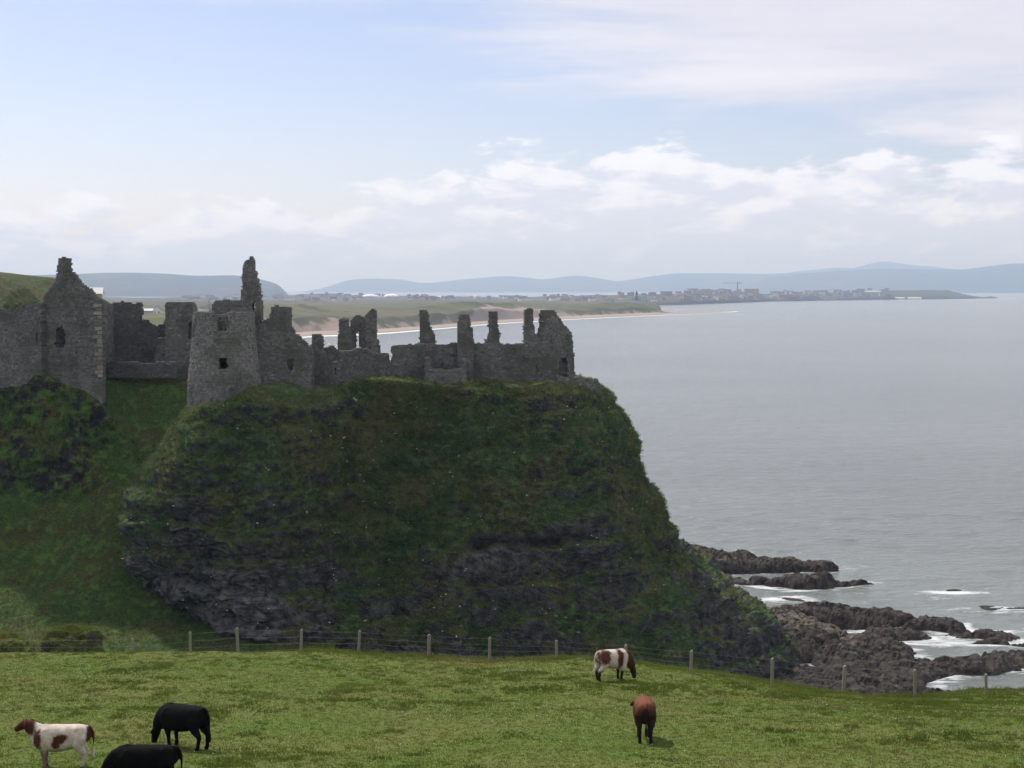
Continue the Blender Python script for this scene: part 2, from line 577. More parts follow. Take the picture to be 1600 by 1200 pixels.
def coast_profile(px):
    """distances and heights of the land along one sight column"""
    Ys = shore_Y(px)[0]
    if px < 330:
        zt = z_at(np.interp(px, TOWN[:, 0], TOWN[:, 1]), 5300)
        return [400, 700, 1200, 1900, 3000, 4300, 5300, 6500, 7000], [33, 29, 24, 21, 18, 18, zt, 2, -6]
    s = spit(px)
    wb = 60 + 60 * sstep(640, 1000, px)
    Yd = Ys + wb + 190
    zc = z_at(np.interp(px, CREST[:, 0], CREST[:, 1]), Yd)
    zt = z_at(np.interp(px, TOWN[:, 0], TOWN[:, 1]), 5300)
    if px > 1030:
        e = 1 - sstep(1100, 1158, px)
        return [Ys - 40, Ys, Ys + 90 * e + 12, Ys + 160 * e + 26, Ys + 330 * e + 50, 7000], [-2.5, -0.1, 1.6 * e + 0.2, max(zc, 0.6) * s + 1.4 * e * (1 - s), -2.5, -6]
    back = 1 - sstep(930, 1025, px)
    return ([Ys - 40, Ys, Ys + wb, Ys + wb + 40, Yd, Yd + 260, 3300, 4300, 5300, 6500, 7000],
            [-2.5, -0.1, 2.8, 4.5 + (zc - 4.5) * 0.55, zc, zc - 7, 15 * back - 3 * (1 - back), 17 * back - 3 * (1 - back), zt * back - 3 * (1 - back), 2 * back - 5, -6])


def coast_z(px, Y):
    a, b = coast_profile(px)
    return float(np.interp(Y, a, b))


cpx = np.concatenate([np.linspace(-420, 329, 90), np.linspace(331, 1158, 330)])
NB = 14
Pb, Pd, db_, sd_ = [], [], [], []
for a in cpx:
    ya, za = coast_profile(a)
    if a < 330:
        yb = np.linspace(ya[0] - 12, ya[0], NB)
        split_ = ya[0]
    else:
        split_ = ya[2]
        yb = np.linspace(ya[0], split_, NB)
    yd = np.concatenate([np.linspace(split_, split_ + 420, 90), np.geomspace(split_ + 430, 7000, 90)])
    zb, zd = np.interp(yb, ya, za), np.interp(yd, ya, za)
    Pb.append(np.c_[x_at(a, yb), yb, zb])
    Pd.append(np.c_[x_at(a, yd), yd, zd])
    db_.append(np.linspace(-0.6, 1, NB))
    tt = (yd - split_) / 200
    bare = 0.40 * sstep(715, 770, a) * (1 - sstep(835, 900, a)) + 0.06 * (1 - sstep(520, 600, a))
    if a < 330:
        sd_.append(np.zeros(len(yd)))
    else:
        sd_.append(np.clip((0.52 + bare - tt * (1.5 - bare * 1.4)) * (tt < 1.05), 0, 1) + (0.9 if a > 1048 else 0))
Pb, Pd = np.array(Pb).transpose(1, 0, 2), np.array(Pd).transpose(1, 0, 2)
db_, sd_ = np.array(db_).T, np.array(sd_).T
X, Y = Pd[..., 0], Pd[..., 1]
land = np.clip((Pd[..., 2] - 1.0) / 6, 0, 1)
edge = np.linspace(0, 1, Pd.shape[0])[:, None]
rough = fbm(X / 45, Y / 60, 0, 4, 31, 0.5) * 4.2 + fbm(X / 230, Y / 230, 0, 3, 33) * 3.5
Pd[..., 2] += rough * land * sstep(0.0, 0.05, edge)
tag(grid_obj('dunes', Pd, M['dune'], {'sand': sd_, 'town': sstep(3500, 4000, Y) * sstep(5600, 5300, Y)}), kind='structure')
tag(grid_obj('beach', Pb, M['sand'], {'dry': db_}), kind='structure')

# the far peninsula
PSH = np.array([(860, 478), (1040, 477), (1100, 475), (1200, 471.2), (1300, 469.3), (1400, 468), (1500, 467), (1556, 466)], float)
PTOP = np.array([(860, 463), (1000, 460), (1040, 459), (1100, 457), (1160, 458), (1200, 459.5), (1250, 459), (1300, 457), (1350, 454.5), (1385, 453.5), (1475, 453), (1486, 456), (1500, 459.5), (1520, 463), (1533, 464.6), (1543, 463), (1552, 464.5), (1558, 467.5)], float)


def pen_profile(px):
    Ys = sea_y(float(np.interp(px, PSH[:, 0], PSH[:, 1])))
    zt = z_at(float(np.interp(px, PTOP[:, 0], PTOP[:, 1])), Ys + 420)
    return [Ys - 60, Ys, Ys + 45, Ys + 160, Ys + 420, Ys + 800, Ys + 1300], [-4, 0, min(5, zt * 0.5), zt * 0.5, zt, zt * 0.85, -5]


def pen_z(px, Y):
    a, b = pen_profile(px)
    return float(np.interp(Y, a, b))


ppx = np.linspace(860, 1558, 330)
Pp, rk = [], []
for a in ppx:
    ya, za = pen_profile(a)
    yy = np.concatenate([np.linspace(ya[0], ya[4], 34), np.linspace(ya[4] + 30, ya[6], 12)])
    Pp.append(np.c_[x_at(a, yy), yy, np.interp(yy, ya, za)])
    rk.append(np.clip(1.2 - (yy - ya[1]) / 110 + 0.9 * sstep(1484, 1510, a), 0, 1))
Pp, rk = np.array(Pp).transpose(1, 0, 2), np.array(rk).T
Pp[..., 2] += fbm(Pp[..., 0] / 60, Pp[..., 1] / 60, 0, 4, 41) * 2.0 * np.clip(Pp[..., 2] / 5, 0, 1)
tag(grid_obj('peninsula', Pp, M['penins'], {'rock': rk}), kind='structure')

# ------------------------------------------------------------------ reefs (fields shared by the rocks and the foam)
def ell(px, py, rx, ry, h):
    c_ = at_z(px, py, 0)
    Y = c_[1]
    return (c_[0], Y, rx * Y / FPX, max(ry * Y * Y / (CAMZ * FPX), 0.6), h)


REEFS = {
    'far': [ell(1080, 884, 54, 12, 4.0), ell(1145, 888, 62, 9, 3.4), ell(1208, 889, 62, 7, 2.9), ell(1270, 889, 46, 4, 1.7)],
    'mid': [ell(1272, 914, 46, 5, 2.6), ell(1236, 916, 42, 4.5, 2.0), ell(1172, 911, 46, 3.0, 1.2), ell(1325, 914, 36, 2.6, 1.1)],
    'shelf': [ell(1290, 975, 108, 14, 3.2), ell(1375, 972, 64, 9, 2.3), ell(1225, 1005, 90, 34, 4.0), ell(1330, 1024, 110, 26, 2.4), ell(1404, 996, 60, 9, 1.5),
              ell(1462, 982, 46, 7, 1.9), ell(1535, 994, 58, 6, 1.1), ell(1560, 1008, 62, 3, 0.8), ell(1380, 1050, 110, 18, 1.7), ell(1500, 1044, 90, 9, 1.6), ell(1585, 1036, 70, 9, 1.8),
              ell(1420, 1078, 70, 6, 1.0), ell(1290, 1080, 120, 30, 2.2)],
    'wash': [ell(1490, 926, 17, 1.3, 0.5)],
    'edge': [ell(1552, 952, 30, 1.8, 0.55), ell(1604, 954, 34, 2.2, 0.7)],
    'islet': [ell(1232, 937, 20, 2.0, 0.5)],
}


def reef_F(els, x, y):
    F = np.full(np.shape(x), -50.0)
    for (a, b_, rx, ry, h) in els:
        d = np.sqrt(((x - a) / rx) ** 2 + ((y - b_) / ry) ** 2)
        F = np.maximum(F, (1 - d) * min(rx, ry))
    return F


def reef_h(els, x, y):
    z = np.full(np.shape(x), -9.0)
    for (a, b_, rx, ry, h) in els:
        d = np.sqrt(((x - a) / rx) ** 2 + ((y - b_) / ry) ** 2)
        z = np.maximum(z, np.where(d < 1, 0.8 * h * np.sqrt(np.clip(1 - d ** 2.6, 0, 1)) - 0.25, -(d - 1) * min(rx, ry) * 0.9 - 0.25))
    return z


# ------------------------------------------------------------------ sea
us = np.concatenate([np.linspace(-1.6, -0.30, 40)[:-1], np.linspace(-0.30, 0.50, 360), np.linspace(0.5, 1.6, 40)[1:]])
Ysea = np.concatenate([np.linspace(60, 140, 25)[:-1], np.linspace(140, 300, 220)[:-1], np.geomspace(300, 1000, 90)[:-1], np.geomspace(1000, 8000, 150)[:-1], np.geomspace(8000, 36000, 30)])
YY, UU = np.meshgrid(Ysea, us, indexing='ij')
XX = UU * YY
ampl = 1 / (1 + (YY / 500) ** 2)
Zs = (0.10 * np.sin(XX * 0.25 + YY * 0.45 + 4.0 * vnoise(XX / 22, YY / 22, 0, 51)) + 0.26 * fbm(XX / 6.0, YY / 3.6, 0, 3, 52)) * ampl
Fall = np.full(XX.shape, -50.0)
near = YY < 420
for els in REEFS.values():
    Fall[near] = np.maximum(Fall[near], reef_F(els, XX[near], YY[near]))
# the foot of the castle rock
Fall[near] = np.maximum(Fall[near], reef_F([(2, 182, 27, 27, 1)], XX[near], YY[near]))
foam = 0.60 * sstep(-3.4, -0.2, Fall) * near
foam += (0.06 + 0.26 * sstep(0.05, 0.5, fbm(XX / 22, YY / 9, 0, 3, 66))) * sstep(-22, -3, Fall) * near
foam += 0.10 * sstep(-60, -20, Fall) * near * (Fall > -49)
# rollers on the beach
pxs = CX + FPX * UU * (cp - 0.04 * sp)
ysh = np.interp(pxs, np.linspace(330, 1160, 300), shore_Y(np.linspace(330, 1160, 300)))
dsh = ysh - YY
inb = (pxs > 430) & (pxs < 1150)
surf = 1.5 * sstep(60, 14, dsh) * (dsh > -30) + 0.75 * np.exp(-((dsh - 85 - 20 * vnoise(XX / 90, 0, 0, 61)) / 13) ** 2) * sstep(-0.1, 0.35, vnoise(XX / 160, 3, 0, 62)) + 0.6 * np.exp(-((dsh - 150) / 14) ** 2) * sstep(0.0, 0.4, vnoise(XX / 140, 8, 0, 63))
foam += surf * inb * (1 - 0.35 * sstep(980, 1100, pxs))
foam += 1.0 * (sstep(1030, 1060, pxs) * (1 - sstep(1180, 1225, pxs))) * sstep(-0.1, 0.35, vnoise(XX / 60, YY / 120, 0, 64)) * np.exp(-((YY - np.interp(pxs, [1030, 1120, 1220], [3350, 3080, 2850])) / 170) ** 2)
foam += 0.7 * (sstep(1110, 1150, pxs) * (1 - sstep(1170, 1230, pxs))) * sstep(0.0, 0.4, vnoise(XX / 50, YY / 80, 0, 65)) * np.exp(-((YY - 2640) / 110) ** 2)
foam += 0.9 * (sstep(1556, 1566, pxs) * (1 - sstep(1580, 1590, pxs))) * np.exp(-((YY - sea_y(466)) / 350) ** 2)
shoal = 0.75 * sstep(-22, -2, Fall) * near + 0.5 * sstep(260, 20, dsh) * inb * (dsh > 0)
o = grid_obj('sea', np.stack([XX, YY, Zs], -1), M['sea'], {'foam': foam, 'shoal': np.clip(shoal, 0, 1)})
tag(o, kind='structure')

# reef rocks
def reef(name, els, seed, label, pad=2.5, res=0.30, rough_=1.0):
    x0 = min(e[0] - e[2] for e in els) - pad
    x1 = max(e[0] + e[2] for e in els) + pad
    y0 = min(e[1] - e[3] for e in els) - pad
    y1 = max(e[1] + e[3] for e in els) + pad
    nx_, ny_ = int((x1 - x0) / res) + 2, int((y1 - y0) / res) + 2
    yy, xx = np.meshgrid(np.linspace(y0, y1, ny_), np.linspace(x0, x1, nx_), indexing='ij')
    wx = xx + 1.8 * fbm(xx / 5, yy / 5, 0, 3, seed)
    wy = yy + 2.6 * fbm(xx / 5, yy / 5, 3, 3, seed + 5)
    z = reef_h(els, wx, wy)
    d1, d2, v1 = worley(wx / 2.6, wy / 4.0, 0, seed)
    e1, e2, v2 = worley(wx / 1.0, wy / 1.5, 0, seed + 20)
    above = sstep(-0.6, 0.8, z)
    z = z + rough_ * above * (0.50 * (v1 - 0.5) + 0.34 * (v2 - 0.5) - 0.3 * sstep(0.14, 0.0, d2 - d1) - 0.22 * sstep(0.12, 0.0, e2 - e1) + 0.35 * fbm(xx / 4.5, yy / 4.5, 0, 4, seed + 9, 0.6, True))
    z = np.maximum(z, -2.2)
    veg = np.clip(0.05 + 0.16 * (z - 1.2) + 0.55 * fbm(xx / 9, yy / 9, 0, 3, seed + 31) + (0.5 * np.exp(-((xx - 41) / 7) ** 2 - ((yy - 183) / 9) ** 2) if seed == 121 else 0), 0.0, 0.7)
    o = grid_obj(name, np.stack([xx, yy, z], -1), M['reef'], {'veg': veg}, smooth=False)
    tag(o, label, 'rocks', 'rocks awash below the castle')
    return o


reef('rock_reef', REEFS['far'], 101, 'dark long reef farthest out, running seaward from the foot of the cliff')
reef('rock_reef', REEFS['mid'], 111, 'small jagged dark reef with white water around it, between the two larger reefs')
reef('rock_shelf', REEFS['shelf'], 121, 'broad brown rock shelf cut by foaming channels, spreading behind the fence')
reef('sea_rock', REEFS['wash'], 131, 'low dark rock alone in the sea with a thin white breaker', 1.2, 0.22, 0.4)
reef('sea_rock', REEFS['edge'], 141, 'low reddish rocks awash in foam at the right edge of the picture', 1.5, 0.25, 0.5)
reef('sea_rock', REEFS['islet'], 151, 'low flat grey rock just behind the broad rock shelf', 1.2, 0.22, 0.4)

# ------------------------------------------------------------------ the castle rock (a loft of closed plan outlines)
LV = np.array([   # z, x left, x right, y front, y back
    (35.0, -35.8, 9.2, 153.6, 204),
    (34.0, -36.2, 10.4, 153.2, 205),
    (31.5, -37.2, 12.0, 152.8, 206),
    (29.5, -38.6, 13.8, 152.2, 207),
    (26.0, -41.0, 14.9, 151.5, 208),
    (23.5, -42.8, 15.2, 151.0, 209),
    (21.0, -43.6, 16.8, 150.6, 209),
    (18.0, -43.4, 18.4, 150.0, 210),
    (15.0, -42.6, 18.8, 149.4, 210),
    (12.5, -41.0, 20.4, 148.6, 211),
    (10.5, -38.0, 24.0, 147.3, 211),
    (8.0, -33.5, 27.0, 146.0, 212),
    (5.5, -29.0, 30.0, 144.5, 212),
    (2.5, -27.0, 32.5, 143.0, 213),
    (-2.5, -26.0, 35.0, 141.5, 214)])
RIMX = np.array([(-60, 32.2), (-34, 32.3), (-30.5, 33.2), (-27, 34.9), (-25, 34.9), (-22.5, 33.3), (-21, 33.3), (-18, 34.6), (-16, 35.0), (-13, 34.9), (-7, 34.3), (-3, 34.6), (0, 34.2), (2, 34.2), (4, 34.5), (7, 34.2), (9, 33.8), (14, 33.2)])


def ring(xl, xr, yf, yb, n, p_):
    th = np.linspace(0, 2 * math.pi, 2000, endpoint=False) - math.pi / 2
    c_, s_ = np.cos(th), np.sin(th)
    x = (xl + xr) / 2 + (xr - xl) / 2 * np.sign(c_) * np.abs(c_) ** (2 / p_)
    y = (yf + yb) / 2 + (yb - yf) / 2 * np.sign(s_) * np.abs(s_) ** (2 / p_)
    y = y + 0.21 * np.maximum(x + 28, 0) * (y < (yf + yb) / 2)[...] * np.clip(((yf + yb) / 2 - y) / 20, 0, 1)
    x, y = np.append(x, x[0]), np.append(y, y[0])
    L = np.concatenate([[0], np.cumsum(np.hypot(np.diff(x), np.diff(y)))])
    # three quarters of the points on the near half
    want = np.linspace(0, 1, n, endpoint=False)
    want = want + 0.09 * np.sin(4 * np.pi * want) * -0.5 + 0.0
    want = np.sort(np.mod(want, 1.0))
    return np.interp(want * L[-1], L, x), np.interp(want * L[-1], L, y)


NA, NZ = 780, 240
zl = np.concatenate([np.linspace(34.6, -2.5, NZ)])
R = np.zeros((NZ, NA, 3))
for i, z in enumerate(zl):
    pr = [np.interp(-z, -LV[:, 0], LV[:, k]) for k in (1, 2, 3, 4)]
    x, y = ring(*pr, NA, np.interp(z, [8, 33], [3.0, 5.5]))
    wz = np.interp(z, [3, 10, 18, 26, 34], [0.0, 0.18, 0.42, 0.68, 1.0])
    y = y + wz * (10.5 * sstep(-27, -17.5, x) - 4.0 * sstep(-10, 10, x)) * np.clip((181 - y) / 16, 0, 1)
    R[i] = np.c_[x, y, np.full(NA, z)]
# uneven top edge, fading downwards
rim = np.interp(R[..., 0], RIMX[:, 0], RIMX[:, 1])
wtop = np.clip((R[..., 2] - 16) / 18.6, 0, 1)
R[..., 2] += (rim - 34.6 + 0.35 * vnoise(R[..., 0] / 2.2, R[..., 1] / 6, 0, 69)) * wtop
P0 = R.copy()


def grid_normals(P, wrap=True):
    du = np.roll(P, -1, 1) - np.roll(P, 1, 1)
    dv = np.gradient(P, axis=0)
    n_ = np.cross(du, dv)
    return n_ / np.maximum(np.linalg.norm(n_, axis=-1, keepdims=True), 1e-9)


Nn = grid_normals(P0)
if (Nn[NZ // 2, :, 1][P0[NZ // 2, :, 1] < 160]).mean() > 0:
    Nn = -Nn
x, y, z = P0[..., 0], P0[..., 1], P0[..., 2]
hgt = np.clip((34 - z) / 30, 0, 1)
butt = fbm(x / 11, y / 11, z / 26, 3, 71, 0.5)                     # buttresses and gullies
mid = fbm(x / 4.2, y / 4.2, z / 3.6, 4, 72, 0.55)
rdg = fbm(x / 2.6, y / 2.6, z / 2.2, 4, 73, 0.6, True)
w1, w2, wv = worley(x / 2.6 + 0.4 * mid, y / 2.6, z / 1.7, 74)
u1, u2, uv_ = worley(x / 0.95, y / 0.95, z / 0.75, 75)
led = z + 1.3 * fbm(x / 9, y / 9, 0, 3, 76)
ledge = (np.mod(led, 3.4) / 3.4)
ledge = sstep(0.0, 0.70, ledge) - sstep(0.90, 1.0, ledge)
rocky = sstep(-0.30, 0.30, 0.42 * (hgt - 0.95) + 0.42 * fbm(x / 9, y / 9, z / 7, 3, 77) + 0.42 * fbm(x / 2.8, y / 2.8, z / 1.9, 3, 78) + 0.22 * np.exp(-((z - 17.0) / 1.4) ** 2) * (x > -10) * (x < 8))
fade = sstep(0.0, 0.05, np.linspace(0, 1, NZ))[:, None]
leftb = np.exp(-((x + 36) / 8.5) ** 2) * np.exp(-((z - 16) / 10) ** 2)
lowr = sstep(14, 24, x) * sstep(16, 9, z)
lowc = np.exp(-((x + 3) / 9) ** 2) * np.exp(-((z - 12) / 4) ** 2)
under = np.exp(-((x + 20) / 2.6) ** 2) * np.exp(-((z - 32.3) / 1.3) ** 2) + np.exp(-((x - 4.5) / 3.0) ** 2) * np.exp(-((z - 31.5) / 1.6) ** 2)
rocky = np.clip(rocky + 0.85 * leftb * sstep(-0.5, 0.2, mid) + 0.6 * lowr + 0.5 * lowc + 0.8 * under, 0, 1)
fine = fbm(x / 0.55, y / 0.55, z / 0.40, 2, 70, 0.6, True)
disp = 1.9 * butt + 0.75 * mid + (0.05 + 0.16 * rocky) * fine + rocky * (0.55 * rdg + 0.75 * (wv - 0.5) + 0.28 * (uv_ - 0.5) - 0.35 * sstep(0.12, 0, w2 - w1)) + (1 - rocky) * (0.35 * rdg + 0.75 * (0.5 - w1) + 0.45 * (0.5 - u1)) + (0.30 + 0.55 * rocky) * (ledge - 0.5)
# small caves and an overhung band
for (cx_, cz_, rx_, rz_, dep) in ((-3.6, 17.3, 1.0, 0.8, 2.0), (-2.6, 10.8, 2.8, 3.4, 2.4), (3.5, 17.6, 5.0, 0.6, 1.3), (15.5, 8.0, 1.4, 2.6, 1.8), (-30.5, 12.0, 3.0, 1.6, 0.8)):
    disp -= dep * np.exp(-((x - cx_) / rx_) ** 2 - ((z - cz_) / rz_) ** 2) * (y < 185)
R = P0 + Nn * (disp * fade)[..., None]
# a few inner rows make the level top
caps = []
for k, s_ in enumerate((0.96, 0.88, 0.7, 0.45, 0.2, 0.02)):
    c0 = np.array([(R[0, :, 0].min() + R[0, :, 0].max()) / 2, 182.0])
    q = R[0].copy()
    q[:, :2] = c0 + (R[0, :, :2] - c0) * s_
    q[:, 2] = np.interp(q[:, 0], RIMX[:, 0], RIMX[:, 1]) * min(1, s_ + 0.2) + 34.4 * max(0, 0.8 - s_) + 0.2 * vnoise(q[:, 0] / 3, q[:, 1] / 3, 0, 79)
    caps.append(q)
Rall = np.concatenate([np.array(caps[::-1]), R], 0)
Nall = grid_normals(Rall)
if Nall[3, :, 2].mean() < 0:
    Nall = -Nall
rk_all = np.concatenate([np.zeros((6, NA)), rocky], 0)
grey = np.exp(-((Rall[..., 0] + 29) / 8) ** 2 - ((Rall[..., 2] - 12) / 3.4) ** 2) + 0.8 * np.exp(-((Rall[..., 0] + 3) / 3.6) ** 2 - ((Rall[..., 2] - 16) / 1.0) ** 2)
veg = np.clip(1.02 - 0.95 * rk_all + 0.9 * (Nall[..., 2] - 0.40) - 0.7 * grey, -0.3, 1.2)
grey = grey + 0.5 * np.exp(-((Rall[..., 0] + 40) / 3) ** 2 - ((Rall[..., 2] - 17) / 3) ** 2) + 0.5 * np.exp(-((Rall[..., 0] + 6) / 1.6) ** 2 - ((Rall[..., 2] - 11.5) / 2.5) ** 2)
o = grid_obj('castle_rock', Rall, M['cliff'], {'veg': veg, 'pale': np.clip(grey, 0, 1)}, wrap=True, flip=False, smooth=False)
tag(o, kind='structure')
ROCK = (Rall, Nall, veg)

# ------------------------------------------------------------------ mainland behind: gully slope, gatehouse crag and hills
gx = np.concatenate([np.linspace(-190, -95, 40)[:-1], np.linspace(-95, -18, 250)])
gy = np.concatenate([np.linspace(92, 138, 40)[:-1], np.linspace(138, 184, 240)[:-1], np.linspace(184, 430, 120)])
GY, GX = np.meshgrid(gy, gx, indexing='ij')


def mainland_z(x, y):
    wob = 2.4 * fbm(x / 13, y / 30, 0, 3, 81)
    yy = y + wob * sstep(130, 150, y) * (1 - sstep(174, 181, y))
    base = np.interp(yy, [92, 118, 140, 155, 162, 167, 171, 174, 176.5, 180, 205, 430], [14, 7, 7, 9.5, 12.5, 17, 21.5, 27.5, 33, 34, 34.3, 33.0])
    smooth_ = np.interp(yy, [92, 118, 140, 158, 174, 183, 205, 430], [14, 7, 7, 10, 24, 33.6, 34.3, 33])
    k = sstep(-52, -44, x)
    z_ = base * (1 - k) + smooth_ * k
    z_ = z_ + 2.2 * np.exp(-((x + 55.8) / 2.6) ** 2 - ((y - 175.4) / 2.4) ** 2)
    # hill at the far left, and the green hill behind it
    h1 = np.interp(x, [-120, -78, -73.5, -70.5, -68.5, -66, -64], [52, 47.6, 46.2, 44.8, 42.2, 38, 34]) - 34
    z_ = z_ + np.maximum(h1, 0) * np.exp(-((y - 215) / 17) ** 2)
    h2 = np.interp(x, [-190, -125, -110, -103, -93, -88, -83, -76, -68], [58, 51, 49.4, 48.4, 47.4, 44.8, 41.6, 37.5, 34]) - 34
    z_ = z_ + np.maximum(h2, 0) * np.exp(-((y - 305) / 38) ** 2)
    # falls away to the sea behind the castle
    k = sstep(0, 12, x + 0.215 * y) * sstep(206, 222, y)
    return z_ * (1 - k) - 5.0 * k


GZ = mainland_z(GX, GY)
steep = np.abs(np.gradient(GZ, axis=0) / np.gradient(GY, axis=0))
crag = sstep(0.9, 1.7, steep) * (GY < 186)
GP = np.stack([GX, GY, GZ], -1)
gn = np.cross(np.gradient(GP, axis=1), np.gradient(GP, axis=0))
gn /= np.linalg.norm(gn, axis=-1, keepdims=True)
hum = fbm(GX / 2.0, GY / 2.0, GZ / 2.0, 4, 83, 0.6, True)
hw1, hw2, hwv = worley(GX / 1.5, GY / 1.5, GZ / 1.3, 88)
amp = crag * (0.9 * hum + 0.9 * (0.5 - hw1)) + (1 - crag) * (0.45 * fbm(GX / 3.5, GY / 3.5, 0, 4, 84) + 0.16 * hum)
GP = GP + gn * amp[..., None]
GX2, GY2, GZ = GP[..., 0], GP[..., 1], GP[..., 2]
veg_g = np.clip(0.95 - 0.42 * crag + 0.35 * fbm(GX / 3, GY / 3, GZ / 3, 3, 86), 0, 1.2)
isp = int(np.searchsorted(gy, 200.0))
o = grid_obj('hill', GP[isp:], M['hillgrass'], {'veg': veg_g[isp:]}, smooth=False)
tag(o, kind='structure')
o = grid_obj('mainland_slope', GP[:isp + 1], M['slope'], {'veg': veg_g[:isp + 1]}, smooth=False)
tag(o, kind='structure')

# ------------------------------------------------------------------ the pasture
CRP = [(-300, 1022, 66), (-60, 1021, 66), (0, 1020, 66), (120, 1019, 66), (260, 1018, 66), (400, 1017, 66), (470, 1016, 66.5), (510, 1014, 67), (560, 1019, 67), (620, 1025, 66.5), (700, 1027, 66.5),
       (765, 1029, 66.5), (830, 1027, 66), (900, 1025, 66), (960, 1031, 65.5), (1010, 1038, 65), (1080, 1048, 63.5), (1150, 1058, 62.5), (1207, 1067, 62), (1290, 1079, 62), (1350, 1085, 62.5),
       (1440, 1087, 64), (1490, 1081, 66), (1530, 1078, 67), (1600, 1078, 67.5), (1700, 1080, 68), (2000, 1084, 68)]
CR = np.array([at(*v) for v in CRP])
BANDY = [-40, -3, 0, 3, 8, 12, 18, 25, 36, 42, 55]
BANDZ = [47, 43.6, 43.35, 42.6, 40.2, 38.2, 36.3, 34.75, 32.75, 31.75, 30.2]


def field_z(x, y, detail=True):
    x, y = np.broadcast_arrays(np.asarray(x, float), np.asarray(y, float))
    yc = np.interp(x, CR[:, 0], CR[:, 1])
    zc = np.interp(x, CR[:, 0], CR[:, 2])
    inner = np.interp(np.minimum(y, 55), BANDY, BANDZ)
    tt = np.clip((y - 46) / (yc - 46), 0, 1)
    base46 = np.interp(46, BANDY, BANDZ)
    far = base46 + (zc - base46) * tt
    k = sstep(43, 50, y)
    z_ = inner * (1 - k) + far * k
    dr = np.maximum(y - yc, 0)
    z_ = np.where(y > yc, zc - 0.34 * dr - 0.008 * dr ** 2, z_)
    z_ = np.maximum(z_, 3.0 - 0.2 * np.maximum(x, 0))
    if detail:
        z_ = z_ + 0.10 * fbm(x / 2.4, y / 2.4, 0, 4, 91) + 0.10 * fbm(x / 9, y / 9, 0, 2, 92) + 0.05 * np.maximum(fbm(x / 0.7, y / 0.7, 0, 2, 93), 0) * sstep(-0.2, 0.4, fbm(x / 12, y / 8, 0, 2, 94))
    return z_


fx = np.concatenate([np.linspace(-95, -32, 60)[:-1], np.linspace(-32, 36, 230)[:-1], np.linspace(36, 100, 60)])
fy = np.concatenate([np.linspace(-60, 28, 70)[:-1], np.linspace(28, 74, 180)[:-1], np.linspace(74, 122, 70)])
FY, FX = np.meshgrid(fy, fx, indexing='ij')
FZ = field_z(FX, FY)
o = grid_obj('pasture', np.stack([FX, FY, FZ], -1), M['pasture'])
tag(o, kind='structure')


def on_field(px, py):
    """where the sight line through a pixel meets the pasture"""
    d = ray(px, py)
    ys = np.linspace(20, 80, 2400)
    zz = CAMZ + d[2] * ys
    g_ = field_z(d[0] * ys, ys, True)
    i = np.argmax(zz < g_)
    return np.array([d[0] * ys[i], ys[i], g_[i]])


# ------------------------------------------------------------------ the ruined castle
def inside(poly, u, z):
    poly = np.asarray(poly, float)
    r = np.zeros(np.shape(u), bool)
    x1, y1 = poly[:, 0], poly[:, 1]
    x2, y2 = np.roll(x1, -1), np.roll(y1, -1)
    for a, b_, c_, d_ in zip(x1, y1, x2, y2):
        if b_ == d_:
            continue
        cond = ((b_ > z) != (d_ > z)) & (u < (c_ - a) * (z - b_) / (d_ - b_) + a)
        r ^= cond
    return r


BOXQ = np.array([[0, 1, 2, 3], [7, 6, 5, 4], [0, 4, 5, 1], [1, 5, 6, 2], [2, 6, 7, 3], [3, 7, 4, 0]])


